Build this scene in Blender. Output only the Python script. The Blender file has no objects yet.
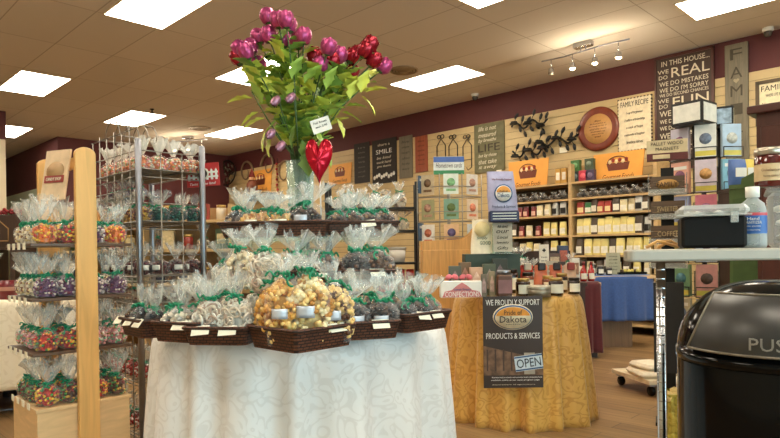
import bpy, bmesh, math, random
from mathutils import Vector, Matrix, noise
PI = math.pi
rnd = random.Random(7)
SC = bpy.context.scene
COL = SC.collection

# ------------------------------------------------------------------ camera maths
FPX, CY, HCAM = 610.0, 256.2, 1.03
PITCH, ROLL, AZ = math.radians(-0.4), math.radians(0.8), math.radians(44.8)
F0 = Vector((-math.sin(AZ), math.cos(AZ), 0)); R0 = Vector((math.cos(AZ), math.sin(AZ), 0)); U0 = Vector((0, 0, 1))
FW = F0 * math.cos(PITCH) + U0 * math.sin(PITCH); U1 = U0 * math.cos(PITCH) - F0 * math.sin(PITCH)
RT = R0 * math.cos(ROLL) - U1 * math.sin(ROLL); UP = U1 * math.cos(ROLL) + R0 * math.sin(ROLL)
CAM = Vector((0, 0, HCAM))
def ray(px, py): return FW + RT * ((px - 390) / FPX) - UP * ((py - CY) / FPX)
def at(px, py, d): return CAM + ray(px, py) * d
def on_z(px, py, z):
    r = ray(px, py); return CAM + r * ((z - HCAM) / r.z)
def on_y(px, py, y):
    r = ray(px, py); return CAM + r * (y / r.y)
def flat(v, z=0.0): return Vector((v.x, v.y, z))

# ------------------------------------------------------------------ materials
def lin(c):
    out = []
    for x in c:
        x /= 255.0
        out.append(x / 12.92 if x <= 0.04045 else ((x + 0.055) / 1.055) ** 2.4)
    return (*out, 1.0)
MATS = {}
def nodes(name):
    m = bpy.data.materials.new(name); m.use_nodes = True
    nt = m.node_tree; nt.nodes.clear()
    out = nt.nodes.new('ShaderNodeOutputMaterial')
    return m, nt, out
def N(nt, kind, **kw):
    n = nt.nodes.new(kind)
    for k, v in kw.items():
        if k in n.inputs: n.inputs[k].default_value = v
        else: setattr(n, k, v)
    return n
def L(nt, a, b): nt.links.new(a, b)
def coords(nt, mode='obj'):
    tc = N(nt, 'ShaderNodeTexCoord')
    if mode == 'obj': return tc.outputs['Object']
    sx = N(nt, 'ShaderNodeSeparateXYZ'); L(nt, tc.outputs['Object'], sx.inputs[0])
    ad = N(nt, 'ShaderNodeMath', operation='ADD'); L(nt, sx.outputs[0], ad.inputs[0]); L(nt, sx.outputs[1], ad.inputs[1])
    cx = N(nt, 'ShaderNodeCombineXYZ'); L(nt, ad.outputs[0], cx.inputs[0]); L(nt, sx.outputs[2], cx.inputs[1])
    return cx.outputs[0]
def ramp(nt, fac, stops):
    r = N(nt, 'ShaderNodeValToRGB'); el = r.color_ramp.elements
    while len(el) > 1: el.remove(el[-1])
    el[0].position = stops[0][0]; el[0].color = stops[0][1]
    for p, c in stops[1:]:
        e = el.new(p); e.color = c
    L(nt, fac, r.inputs[0]); return r.outputs[0]
def scl(c, k): return (min(1, c[0] * k), min(1, c[1] * k), min(1, c[2] * k), 1)
def M(name, rgb, rough=.55, metal=0., var=.10, scale=25., bump=0., spec=.5, coat=0., sheen=0., trans=0.):
    """plain surface with a fine procedural colour variation"""
    if name in MATS: return MATS[name]
    m, nt, out = nodes(name)
    b = N(nt, 'ShaderNodeBsdfPrincipled'); L(nt, b.outputs[0], out.inputs[0])
    b.inputs['Roughness'].default_value = rough; b.inputs['Metallic'].default_value = metal
    b.inputs['Specular IOR Level'].default_value = spec; b.inputs['Coat Weight'].default_value = coat
    b.inputs['Sheen Weight'].default_value = sheen; b.inputs['Transmission Weight'].default_value = trans
    n = N(nt, 'ShaderNodeTexNoise', Scale=scale, Detail=3.0); L(nt, coords(nt), n.inputs['Vector'])
    c = lin(rgb)
    L(nt, ramp(nt, n.outputs[0], [(.3, scl(c, 1 - var)), (.7, scl(c, 1 + var))]), b.inputs['Base Color'])
    if bump:
        bp = N(nt, 'ShaderNodeBump', Strength=bump, Distance=.01); L(nt, n.outputs[0], bp.inputs['Height']); L(nt, bp.outputs[0], b.inputs['Normal'])
    MATS[name] = m; return m
def M_brick(name, c1, c2, mortar, bw, rh, ms=.003, offset=.5, rough=.6, mode='obj', bump=.3, grain=0., off=(0, 0), spec=.4, bias=0.):
    m, nt, out = nodes(name)
    b = N(nt, 'ShaderNodeBsdfPrincipled', Roughness=rough); L(nt, b.outputs[0], out.inputs[0])
    b.inputs['Specular IOR Level'].default_value = spec
    mp = N(nt, 'ShaderNodeMapping'); mp.inputs['Location'].default_value = (off[0], off[1], 0)
    v = coords(nt, mode); L(nt, v, mp.inputs[0])
    t = N(nt, 'ShaderNodeTexBrick'); t.offset = offset; t.squash = 1.0
    for k, val in (('Color1', lin(c1)), ('Color2', lin(c2)), ('Mortar', lin(mortar)), ('Scale', 1.0), ('Mortar Size', ms), ('Brick Width', bw), ('Row Height', rh), ('Mortar Smooth', .1), ('Bias', bias)):
        t.inputs[k].default_value = val
    L(nt, mp.outputs[0], t.inputs['Vector'])
    col = t.outputs[0]
    if grain:
        mp2 = N(nt, 'ShaderNodeMapping'); mp2.inputs['Scale'].default_value = (2.2, 38, 38); L(nt, v, mp2.inputs[0])
        g = N(nt, 'ShaderNodeTexNoise', Scale=1.0, Detail=4.0); L(nt, mp2.outputs[0], g.inputs['Vector'])
        mx = N(nt, 'ShaderNodeMix', data_type='RGBA', blend_type='MULTIPLY'); mx.inputs[0].default_value = grain
        L(nt, col, mx.inputs[6]); L(nt, ramp(nt, g.outputs[0], [(.3, (.45, .42, .4, 1)), (.7, (1.15, 1.12, 1.1, 1))]), mx.inputs[7]); col = mx.outputs[2]
    L(nt, col, b.inputs['Base Color'])
    if bump:
        bp = N(nt, 'ShaderNodeBump', Strength=bump, Distance=.004); bp.invert = True
        L(nt, t.outputs[1], bp.inputs['Height']); L(nt, bp.outputs[0], b.inputs['Normal'])
    MATS[name] = m; return m
def M_wood(name, rgb, dark=.72, scale=(40, 40, 2.5), rough=.5, coat=0.):
    m, nt, out = nodes(name)
    b = N(nt, 'ShaderNodeBsdfPrincipled', Roughness=rough); L(nt, b.outputs[0], out.inputs[0]); b.inputs['Coat Weight'].default_value = coat
    mp = N(nt, 'ShaderNodeMapping'); mp.inputs['Scale'].default_value = scale; L(nt, coords(nt), mp.inputs[0])
    n = N(nt, 'ShaderNodeTexNoise', Scale=1.0, Detail=5.0, Distortion=1.2); L(nt, mp.outputs[0], n.inputs['Vector'])
    c = lin(rgb)
    L(nt, ramp(nt, n.outputs[0], [(.3, scl(c, dark)), (.55, c), (.75, scl(c, 1.12))]), b.inputs['Base Color'])
    MATS[name] = m; return m
def M_damask(name, ca, cb, scale=9., r1=.35, r2=.6, sheen=.3):
    """woven damask: scrolling figure in a slightly different yarn"""
    m, nt, out = nodes(name)
    b = N(nt, 'ShaderNodeBsdfPrincipled'); L(nt, b.outputs[0], out.inputs[0]); b.inputs['Sheen Weight'].default_value = sheen
    v = coords(nt)
    n = N(nt, 'ShaderNodeTexNoise', Scale=scale * .55, Detail=1.0); L(nt, v, n.inputs['Vector'])
    mx = N(nt, 'ShaderNodeMix', data_type='VECTOR'); mx.inputs[0].default_value = .22; L(nt, v, mx.inputs[4]); L(nt, n.outputs[1], mx.inputs[5])
    w = N(nt, 'ShaderNodeTexVoronoi', Scale=scale * 1.3); L(nt, mx.outputs[1], w.inputs['Vector'])
    s = N(nt, 'ShaderNodeMath', operation='MULTIPLY'); s.inputs[1].default_value = 14.0; L(nt, w.outputs[0], s.inputs[0])
    si = N(nt, 'ShaderNodeMath', operation='SINE'); L(nt, s.outputs[0], si.inputs[0])
    f = ramp(nt, si.outputs[0], [(.3, (0, 0, 0, 1)), (.75, (1, 1, 1, 1))])
    c = N(nt, 'ShaderNodeMix', data_type='RGBA'); L(nt, f, c.inputs[0]); c.inputs[6].default_value = lin(ca); c.inputs[7].default_value = lin(cb)
    L(nt, c.outputs[2], b.inputs['Base Color'])
    mr = N(nt, 'ShaderNodeMapRange'); L(nt, f, mr.inputs[0]); mr.inputs[3].default_value = r1; mr.inputs[4].default_value = r2; L(nt, mr.outputs[0], b.inputs['Roughness'])
    MATS[name] = m; return m
def M_film(name, rgb=(255, 255, 255), clear=.72, rough=.12, tint=(255, 255, 255), scale=45., edge=.45, spec=.9):
    """crinkled clear cellophane: mostly see-through, glossy along its creases"""
    m, nt, out = nodes(name)
    tr = N(nt, 'ShaderNodeBsdfTransparent'); tr.inputs[0].default_value = lin(tint)
    pb = N(nt, 'ShaderNodeBsdfPrincipled', Roughness=rough); pb.inputs['Base Color'].default_value = lin(rgb); pb.inputs['Specular IOR Level'].default_value = spec
    n = N(nt, 'ShaderNodeTexNoise', Scale=scale, Detail=3.0); L(nt, coords(nt), n.inputs['Vector'])
    bp = N(nt, 'ShaderNodeBump', Strength=.55, Distance=.012); L(nt, n.outputs[0], bp.inputs['Height']); L(nt, bp.outputs[0], pb.inputs['Normal'])
    lw = N(nt, 'ShaderNodeLayerWeight', Blend=.35); L(nt, bp.outputs[0], lw.inputs['Normal'])
    mr = N(nt, 'ShaderNodeMapRange'); L(nt, lw.outputs['Facing'], mr.inputs[0]); mr.inputs[3].default_value = 1 - clear; mr.inputs[4].default_value = min(1, (1 - clear) + edge)
    mx = N(nt, 'ShaderNodeMixShader'); L(nt, mr.outputs[0], mx.inputs[0]); L(nt, tr.outputs[0], mx.inputs[1]); L(nt, pb.outputs[0], mx.inputs[2]); L(nt, mx.outputs[0], out.inputs[0])
    MATS[name] = m; return m
def M_emit(name, rgb, s):
    m, nt, out = nodes(name)
    e = N(nt, 'ShaderNodeEmission', Strength=s); e.inputs[0].default_value = lin(rgb); L(nt, e.outputs[0], out.inputs[0])
    MATS[name] = m; return m

floor_m = M_brick('oak plank floor', (166, 134, 92), (140, 110, 74), (96, 74, 48), 1.15, .13, .0025, .37, .42, grain=.55, bump=.15)
ceil_m = M_brick('ceiling tile', (212, 205, 194), (206, 199, 187), (172, 163, 149), 1.22, .61, .006, 0., .9, off=(.0, .0), bump=.5, spec=.1)
burg_m = M('burgundy paint', (88, 38, 38), .7, var=.05, scale=6)
slat_m = M('cream slatwall', (198, 174, 126), .55, var=.04, scale=8)
groove_m = M('slat groove', (96, 80, 56), .7)
green_wall_m = M('pale green paint', (186, 192, 164), .8, var=.04, scale=4)
cream_m = M('cream paint', (222, 208, 178), .75, var=.04, scale=5)
oak_m = M_wood('honey oak', (206, 158, 92), .78)
maple_m = M_wood('maple veneer', (226, 190, 140), .88, (6, 6, 30))
pine_m = M_wood('pine board', (228, 176, 104), .85, (30, 30, 2.5))
shelfwood_m = M_wood('tan shelf board', (198, 166, 116), .85, (3, 20, 20))
darkwood_m = M_wood('dark brown wood', (58, 38, 28), .7)
espresso_m = M_wood('espresso hutch', (74, 34, 26), .85, rough=.35)
greywood_m = M_wood('weathered barn wood', (112, 104, 84), .7, (45, 45, 3))
rust_m = M_wood('rusty red wood', (150, 72, 40), .7)
wicker_m = M_brick('brown wicker', (104, 62, 42), (78, 44, 30), (34, 20, 14), .02, .0085, .0016, .5, .55, mode='xz', bump=1.0)
white_damask = M_damask('white damask', (246, 244, 242), (236, 233, 230), 15.)
gold_damask = M_damask('gold damask', (222, 172, 84), (204, 150, 66), 14.)
blue_cloth = M('blue cloth', (52, 84, 142), .85, sheen=.3, scale=60)
wine_cloth = M('wine cloth', (84, 20, 28), .85, sheen=.3, scale=60)
cream_cloth = M_damask('cream cloth', (240, 228, 202), (232, 219, 191), 12.)
chrome_m = M('chrome', (196, 198, 204), .22, 1., .03)
steel_m = M('brushed grey steel', (150, 152, 160), .35, 1., .05)
wire_m = M('bright wire', (146, 142, 134), .35, .9, .04)
black_m = M('black metal', (22, 21, 20), .45, .2, .08)
blackp_m = M('black gloss plastic', (9, 9, 10), .12, var=.05, spec=.16)
greytop_m = M('grey laminate', (172, 164, 150), .5, var=.03)
white_m = M('white card', (238, 236, 228), .7, var=.03)
paper_m = M('price card', (244, 238, 216), .7, var=.03)
silver_m = M('silver label', (196, 202, 212), .35, .3, .06)
black_ink = M('black ink', (26, 22, 20), .8, var=.02)
cream_ink = M('cream ink', (214, 204, 180), .8, var=.02)
brown_ink = M('brown ink', (96, 50, 30), .8, var=.02)
film_m = M_film('clear cellophane', clear=.975, rough=.07, edge=.28, spec=.55)
film_top_m = M_film('gathered cellophane', (244, 246, 240), clear=.83, rough=.12)
tissue_m = M_film('white gathered wrap', (244, 240, 230), clear=.5, rough=.4)
glass_m = M_film('clear glass', (225, 240, 235), clear=.90, rough=.03, tint=(240, 250, 246), scale=2.)
haze_m = M_film('hazy clear plastic', (214, 218, 216), clear=.68, rough=.2, scale=6.)
ribbon_m = M('green ribbon', (16, 132, 92), .3, .1, .2)
light_m = M_emit('light diffuser', (255, 242, 220), 21.0)
bulb_m = M_emit('lit bulb', (255, 226, 170), 60.0)

# ------------------------------------------------------------------ mesh builder
def _ico(sub):
    bm = bmesh.new(); bmesh.ops.create_icosphere(bm, subdivisions=sub, radius=1.0)
    v = [x.co.copy() for x in bm.verts]; f = [[q.index for q in p.verts] for p in bm.faces]; bm.free(); return v, f
ICO = {1: _ico(1), 2: _ico(2), 3: _ico(3)}
class G:
    def __init__(s): s.v, s.f, s.m, s.sm = [], [], [], []
    def add(s, vs, fs, mi=0, smooth=False, T=None):
        o = len(s.v)
        for p in vs:
            p = Vector(p); s.v.append(T @ p if T is not None else p)
        for f in fs: s.f.append([i + o for i in f]); s.m.append(mi); s.sm.append(smooth)
        return s
    def box(s, c, d, mi=0, rz=0., T=None, taper=1., ch=0.):
        x, y, z = d[0] / 2, d[1] / 2, d[2] / 2
        if ch > 0:
            vs, fs = [], []
            b = min(ch, x * .9, y * .9, z * .9)
            for zz, q in ((-z, b), (-z + b, 0), (z - b, 0), (z, b)):
                X, Y = x - q, y - q; k = b if q == 0 else b * .3
                vs += [(-X + k, -Y, zz), (X - k, -Y, zz), (X, -Y + k, zz), (X, Y - k, zz), (X - k, Y, zz), (-X + k, Y, zz), (-X, Y - k, zz), (-X, -Y + k, zz)]
            for l in range(3):
                for i in range(8): fs.append([l * 8 + i, l * 8 + (i + 1) % 8, l * 8 + 8 + (i + 1) % 8, l * 8 + 8 + i])
            fs += [list(range(7, -1, -1)), list(range(24, 32))]
        else:
            vs = [(-x, -y, -z), (x, -y, -z), (x, y, -z), (-x, y, -z), (-x * taper, -y * taper, z), (x * taper, -y * taper, z), (x * taper, y * taper, z), (-x * taper, y * taper, z)]
            fs = [[3, 2, 1, 0], [4, 5, 6, 7], [0, 1, 5, 4], [1, 2, 6, 5], [2, 3, 7, 6], [3, 0, 4, 7]]
        A = Matrix.Translation(c) @ Matrix.Rotation(rz, 4, 'Z')
        return s.add(vs, fs, mi, False, A if T is None else T @ A)
    def prism(s, pts, y0, y1, mi=0, T=None):
        """outline in the x-z plane extruded along y"""
        n = len(pts); vs = [(p[0], y0, p[1]) for p in pts] + [(p[0], y1, p[1]) for p in pts]
        fs = [list(range(n)), list(range(2 * n - 1, n - 1, -1))] + [[i + n, (i + 1) % n + n, (i + 1) % n, i] for i in range(n)]
        return s.add(vs, fs, mi, False, T)
    def lathe(s, prof, seg=24, c=(0, 0, 0), mi=0, T=None, smooth=True, cap=True, sx=1., sy=1.):
        vs, fs = [], []; n = len(prof)
        for r, z in prof:
            for k in range(seg):
                a = 2 * PI * k / seg; vs.append((c[0] + r * sx * math.cos(a), c[1] + r * sy * math.sin(a), c[2] + z))
        for i in range(n - 1):
            for k in range(seg):
                k2 = (k + 1) % seg; fs.append([i * seg + k, i * seg + k2, (i + 1) * seg + k2, (i + 1) * seg + k])
        if cap:
            if prof[0][0] > 1e-5: fs.append(list(range(seg - 1, -1, -1)))
            if prof[-1][0] > 1e-5: fs.append([(n - 1) * seg + k for k in range(seg)])
        return s.add(vs, fs, mi, smooth, T)
    def tube(s, pts, r, seg=6, mi=0, T=None, cap=True, r1=None):
        pts = [Vector(p) for p in pts]; n = len(pts); vs, fs = [], []; up = None
        for i, p in enumerate(pts):
            d = (pts[min(i + 1, n - 1)] - pts[max(i - 1, 0)])
            d = d.normalized() if d.length > 1e-9 else Vector((0, 0, 1))
            if up is None: up = Vector((0, 0, 1)) if abs(d.z) < .9 else Vector((1, 0, 0))
            a = up - d * up.dot(d)
            if a.length < 1e-4: a = d.orthogonal()
            a.normalize(); up = a; b = d.cross(a)
            rr = r if r1 is None else r + (r1 - r) * i / max(1, n - 1)
            for k in range(seg):
                t = 2 * PI * k / seg; vs.append(p + a * (rr * math.cos(t)) + b * (rr * math.sin(t)))
        for i in range(n - 1):
            for k in range(seg):
                k2 = (k + 1) % seg; fs.append([i * seg + k, i * seg + k2, (i + 1) * seg + k2, (i + 1) * seg + k])
        if cap: fs += [list(range(seg - 1, -1, -1)), [(n - 1) * seg + k for k in range(seg)]]
        return s.add(vs, fs, mi, True, T)
    def ball(s, c, r, sub=1, mi=0, jit=0., T=None, rot=None):
        v, f = ICO[sub]; r = (r, r, r) if isinstance(r, (int, float)) else r
        A = Matrix.Translation(c)
        if rot is not None: A = A @ rot
        vs = [Vector((p.x * r[0], p.y * r[1], p.z * r[2])) * (1 + (rnd.uniform(-jit, jit) if jit else 0)) for p in v]
        return s.add(vs, f, mi, True, A if T is None else T @ A)
    def sheet(s, fn, nu, nv, mi=0, closed=False, smooth=True, T=None):
        vs, fs = [], []; cu = nu if closed else nu + 1
        for j in range(nv + 1):
            for i in range(cu): vs.append(fn(i / nu, j / nv))
        for j in range(nv):
            for i in range(nu):
                i2 = (i + 1) % cu; fs.append([j * cu + i, j * cu + i2, (j + 1) * cu + i2, (j + 1) * cu + i])
        return s.add(vs, fs, mi, smooth, T)
    def mesh(s, name, mats):
        me = bpy.data.meshes.new(name); me.from_pydata([tuple(p) for p in s.v], [], s.f)
        mats = mats if isinstance(mats, (list, tuple)) else [mats]
        for m in mats: me.materials.append(m)
        me.polygons.foreach_set('material_index', s.m); me.polygons.foreach_set('use_smooth', s.sm); me.update(); return me
    def build(s, name, mats, parent=None, loc=(0, 0, 0), rz=0., bevel=0., solid=0., sub=0):
        o = bpy.data.objects.new(name, s.mesh(name, mats)); COL.objects.link(o)
        o.location = loc; o.rotation_euler = (0, 0, rz)
        if parent is not None: o.parent = parent
        if solid: q = o.modifiers.new('thickness', 'SOLIDIFY'); q.thickness = solid; q.offset = 0
        if sub: q = o.modifiers.new('smooth', 'SUBSURF'); q.levels = sub; q.render_levels = sub
        if bevel: q = o.modifiers.new('edge', 'BEVEL'); q.width = bevel; q.segments = 2; q.limit_method = 'ANGLE'
        return o
def tag(o, label, cat, group=None, kind=None):
    o['label'] = label; o['category'] = cat
    if group: o['group'] = group
    if kind: o['kind'] = kind
    return o
def thing(name, label, cat, loc=(0, 0, 0), rz=0., group=None, s=1.):
    o = bpy.data.objects.new(name, None); COL.objects.link(o); o.empty_display_size = .05
    o.location = loc; o.rotation_euler = (0, 0, rz); o.scale = (s, s, s)
    return tag(o, label, cat, group)
def struct(name, g, mats, **k):
    o = g.build(name, mats, **k); o['kind'] = 'structure'; return o
def inst(me, name, parent, loc=(0, 0, 0), rz=0.):
    o = bpy.data.objects.new(name, me); COL.objects.link(o); o.parent = parent; o.location = loc; o.rotation_euler = (0, 0, rz); return o
def text(body, w, h, mat, parent, loc, face='-Y', tilt=0., depth=.001, shear=0., name='lettering', align='c', squeeze=True):
    """raised lettering fitted into a w x h box, centred at loc, facing local -Y"""
    cu = bpy.data.curves.new('lettering', 'FONT'); cu.body = body; cu.align_x = 'CENTER' if align == 'c' else 'LEFT'; cu.extrude = .02; cu.resolution_u = 2; cu.shear = shear
    t = bpy.data.objects.new('lettering', cu); me = bpy.data.meshes.new_from_object(t)
    bpy.data.objects.remove(t); bpy.data.curves.remove(cu)
    xs = [v.co.x for v in me.vertices]; ys = [v.co.y for v in me.vertices]
    if not xs: return None
    x0, x1, y0, y1 = min(xs), max(xs), min(ys), max(ys)
    kx, ky = w / (x1 - x0), h / (y1 - y0)
    if not squeeze: kx = ky = min(kx, ky)
    for v in me.vertices:
        v.co = ((v.co.x - (x0 + x1) / 2) * kx, -v.co.z / .02 * depth, (v.co.y - (y0 + y1) / 2) * ky)
    me.materials.clear(); me.materials.append(mat); me.name = 'lettering'
    me.flip_normals()
    o = bpy.data.objects.new(name, me); COL.objects.link(o); o.parent = parent; o.location = loc; o.rotation_euler = (0, tilt, 0)
    return o
ORD = ['first', 'second', 'third', 'fourth', 'fifth', 'sixth', 'seventh', 'eighth', 'ninth', 'tenth', 'eleventh', 'twelfth', 'thirteenth', 'fourteenth', 'fifteenth', 'sixteenth']

# ------------------------------------------------------------------ camera
cd = bpy.data.cameras.new('camera'); cam = bpy.data.objects.new('camera', cd); COL.objects.link(cam)
rm = Matrix((RT, UP, -FW)).transposed().to_4x4(); cam.matrix_world = Matrix.Translation(CAM) @ rm
cd.sensor_width = 36; cd.lens = FPX / 780 * 36; cd.shift_y = (CY - 219) / 780; cd.clip_start = .05; cd.clip_end = 80
SC.camera = cam
SC.view_settings.view_transform = 'Standard'; SC.view_settings.look = 'None'; SC.view_settings.gamma = 1.0; SC.view_settings.exposure = -0.22
SC.view_settings.use_curve_mapping = False
SC.cycles.transparent_max_bounces = 24; SC.cycles.max_bounces = 8; SC.cycles.diffuse_bounces = 5; SC.cycles.glossy_bounces = 3
SC.cycles.sample_clamp_indirect = 6.0; SC.cycles.caustics_reflective = False; SC.cycles.caustics_refractive = False

# ------------------------------------------------------------------ room shell
YW, ZC, XL, XR, YF = 7.65, 3.37, -12.95, 3.6, -3.6
YS, XFAR = 3.9, -19.0
struct('floor', G().box(((XFAR + XR) / 2, (YF + YW) / 2, -.05), (XR - XFAR + .6, YW - YF + .6, .1)), floor_m)
# ceiling grid lies on the room axes; origin moved so that a tile corner meets the light panels
struct('ceiling', G().box(((XFAR + XR) / 2 + 6.1, (YF + YW) / 2 - 2.2, .05), (XR - XFAR + .6, YW - YF + .6, .1)), ceil_m, loc=(-6.1, 2.2, ZC))
w = G(); w.box(((XL + XR) / 2, YW + .1, ZC / 2), (XR - XL + .4, .2, ZC)); struct('wall_back', w, burg_m)
w = G()                                      # slatwall panels: each slat stands proud of a dark groove
z = .12
while z < 2.9:
    w.box(((XL + XR) / 2, YW - .012, z + .05), (XR - XL, .02, .096), 0); z += .1016
w.box(((XL + XR) / 2, YW - .003, 1.45), (XR - XL, .006, 2.9), 1)
struct('trim_1', w, [slat_m, groove_m])
w = G(); w.box((XL - .1, (YS + YW) / 2, ZC / 2), (.2, YW - YS, ZC)); struct('wall_left', w, burg_m)
w = G(); w.box(((XFAR + XL) / 2 - .1, YS + .1, ZC - .45), (XL - XFAR - .2, .2, .9), 0).box(((XFAR + XL) / 2 - .1, YS + .1, (ZC - .9) / 2), (XL - XFAR - .2, .2, ZC - .9), 1)
struct('wall_side', w, [burg_m, green_wall_m])
struct('wall_far', G().box((XFAR - .1, 0, ZC / 2), (.2, 8, ZC)), green_wall_m)
struct('wall_right', G().box((XR + .1, YF + .25, ZC / 2), (.2, .5, ZC)).box((XR + .1, 5.9, ZC / 2), (.2, 3.5, ZC)).box((XR + .1, .525, 3.07), (.2, 7.25, .6)).box((XR + .1, .525, .25), (.2, 7.25, .5)), cream_m)
struct('wall_front', G().box(((XFAR + XR) / 2, YF - .1, ZC / 2), (XR - XFAR, .2, ZC)), cream_m)
w = G()
for yy in (-3.1, -.8, 1.55, 3.9, 4.2): w.box((XR + .1, min(yy, 4.1), 1.63), (.08, .08, 2.27))
w.box((XR + .1, .5, .54), (.08, 7.2, .08)).box((XR + .1, .5, 2.73), (.08, 7.2, .08))
w.box((XR + .1, .5, 1.63), (.006, 7.1, 2.2), 1)
struct('window_1', w, [darkwood_m, glass_m])
c = on_z(4, 112, ZC)
w = G(); w.box((0, 0, (ZC - .45) / 2), (.7, .3, ZC - .45), 0).box((0, 0, ZC - .225), (.72, .32, .45), 1)
struct('column_1', w, [cream_m, burg_m], loc=(c.x - .30, c.y - .15, 0))

# daylight outside the shop window
wd = bpy.data.worlds.new('daylight'); SC.world = wd; wd.use_nodes = True
bg = wd.node_tree.nodes['Background']; bg.inputs[0].default_value = (.72, .86, 1.0, 1); bg.inputs[1].default_value = 10.0
ld = bpy.data.lights.new('window_daylight', 'AREA'); ld.shape = 'RECTANGLE'; ld.size = 7.0; ld.size_y = 2.2; ld.cycles.is_portal = True
lo = bpy.data.objects.new('window_daylight', ld); COL.objects.link(lo); lo.location = (XR + .02, .5, 1.63); lo.rotation_euler = (0, PI / 2, 0)
lo.rotation_euler = Matrix(((0, 0, 1), (1, 0, 0), (0, 1, 0))).to_euler()      # faces into the shop (-X)

# ------------------------------------------------------------------ ceiling fixtures
def ceiling_light(x0, y0, label):
    t = thing('ceiling_light', label, 'ceiling light', (x0 + .595, y0 + .29, ZC), 0, 'recessed fluorescent ceiling panels')
    G().box((0, 0, -.004), (1.18, .57, .008)).build('diffuser', light_m, t)
    f = G()
    for sx in (-1, 1): f.box((sx * .6, 0, -.003), (.02, .60, .006))
    for sy in (-1, 1): f.box((0, sy * .293, -.003), (1.21, .02, .006))
    f.build('frame', M('light frame', (214, 196, 160), .6), t)
for x0, y0, lb in ((-6.10, 2.27, 'large lit ceiling panel at upper left above the wooden candy stand'),
                   (-9.83, 2.20, 'lit ceiling panel behind the top of the wooden candy stand at left edge'),
                   (-13.6, 2.75, 'small distant lit ceiling panel beside the cream column'),
                   (-11.05, 4.07, 'lit ceiling panel just above the wire rack with arched top'),
                   (-7.33, 4.14, 'lit ceiling panel half hidden behind the left roses'),
                   (-3.53, 4.23, 'lit ceiling panel cut by the top edge above the roses'),
                   (-11.0, 5.95, 'low distant lit ceiling panel under the bouquet leaves'),
                   (-5.98, 6.07, 'lit ceiling panel beside the round vent, right of the bouquet'),
                   (-2.17, 6.11, 'lit ceiling panel above the big house rules sign'),
                   (-2.4, 2.3, 'lit ceiling panel overhead above the metal shelf'), (1.2, 2.3, 'lit ceiling panel overhead by the shop window'),
                   (.15, 4.2, 'lit ceiling panel overhead beyond the window bay'), (-7.9, .35, 'lit ceiling panel overhead left of the till aisle'),
                   (-4.2, .35, 'lit ceiling panel overhead before the candy table'), (-.6, .35, 'lit ceiling panel straight overhead'),
                   (-6.0, -1.6, 'lit ceiling panel overhead at the rear left'), (-2.4, -1.6, 'lit ceiling panel overhead at the rear middle'), (1.4, 6.1, 'lit ceiling panel overhead at the back right corner')):
    ceiling_light(x0, y0, lb)
vent_m = M('vent metal', (150, 132, 104), .5, .3)
def round_vent(px, py, r, label):
    p = on_z(px, py, ZC); t = thing('ceiling_vent', label, 'air vent', p, 0, 'round ceiling vents')
    g = G()
    for k in range(4): g.lathe([(r * (1 - .22 * k), 0), (r * (1 - .22 * k), -.012), (r * (.9 - .22 * k), -.02 - .006 * k), (r * (.86 - .22 * k), -.004)], 28, cap=False)
    g.build('louvre', vent_m, t); G().lathe([(r * .95, -.002), (.001, -.002)], 28, cap=False).build('duct', black_m, t)
round_vent(404, 70, .19, 'round dark ceiling vent left of the bright panel')
round_vent(200, 128, .2, 'round dark ceiling vent near the distant panel')
def dome_camera(px, py, label):
    p = on_z(px, py, ZC); t = thing('security_camera', label, 'security camera', (p.x, min(p.y, YW - .1), ZC), 0, 'white ceiling cameras')
    G().lathe([(.055, 0), (.055, -.03), (.04, -.04)], 20).build('mount', white_m, t)
    G().lathe([(.04, -.04), (.042, -.06), (.03, -.09), (.001, -.1)], 20).build('dome', M('smoky dome', (70, 66, 62), .15), t)
dome_camera(475, 94, 'small white dome camera on ceiling near the vent panel')
dome_camera(768, 28, 'small white dome camera on ceiling above the framed family sign')
p = on_z(152, 109, ZC); t = thing('sprinkler', 'small dark ceiling sprinkler beside the arched wire rack light', 'sprinkler', p)
G().lathe([(.035, 0), (.035, -.01), (.012, -.015), (.012, -.05), (.03, -.055), (.03, -.06)], 14).build('head', black_m, t)
def track_light(p, ang, n, sp, label, lit):
    t = thing('track_light', label, 'track light', p, ang, 'ceiling track lights')
    G().box((0, 0, -.03), (.22, .09, .06), ch=.01).build('canopy', chrome_m, t)
    ln = sp * (n - 1) + .25
    G().tube([(-ln / 2, -.0, -.1), (-ln / 4, .03, -.1), (ln / 4, -.03, -.1), (ln / 2, 0, -.1)], .009, 6, 0).tube([(-.03, 0, -.05), (-.03, 0, -.1)], .008).tube([(.03, 0, -.05), (.03, 0, -.1)], .008).build('rail', steel_m, t)
    for i in range(n):
        x = (i - (n - 1) / 2) * sp
        h = G().tube([(x, 0, -.1), (x, 0, -.2)], .006).lathe([(.012, -.2), (.03, -.215), (.036, -.27)], 14, (x, 0, 0), cap=False).build('lamp_head', chrome_m, t)
        b = G().ball((x, 0, -.262), .028, 2).build('bulb', bulb_m if lit[i] else M('unlit bulb', (190, 180, 160), .2), h)
        if lit[i]:
            pl = bpy.data.lights.new('track_lamp', 'POINT'); pl.energy = 9; pl.color = (1, .82, .58); pl.shadow_soft_size = .04
            q = bpy.data.objects.new('track_lamp', pl); COL.objects.link(q); q.parent = t; q.location = (x, -.03, -.33)
a, b = on_z(548, 60, ZC - .1), on_z(622, 41, ZC - .1)
track_light(((a.x + b.x) / 2, (a.y + b.y) / 2, ZC), math.atan2(b.y - a.y, b.x - a.x), 4, (b - a).length / 3.3, 'four-head ceiling track light with three lit bulbs over the wall plaques', (0, 1, 1, 1))
p = on_z(190, 146, ZC - .1)
track_light((p.x + .5, p.y - .3, ZC), math.radians(30), 3, .3, 'distant three-head ceiling track light behind the wire rack', (1, 1, 1))

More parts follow.
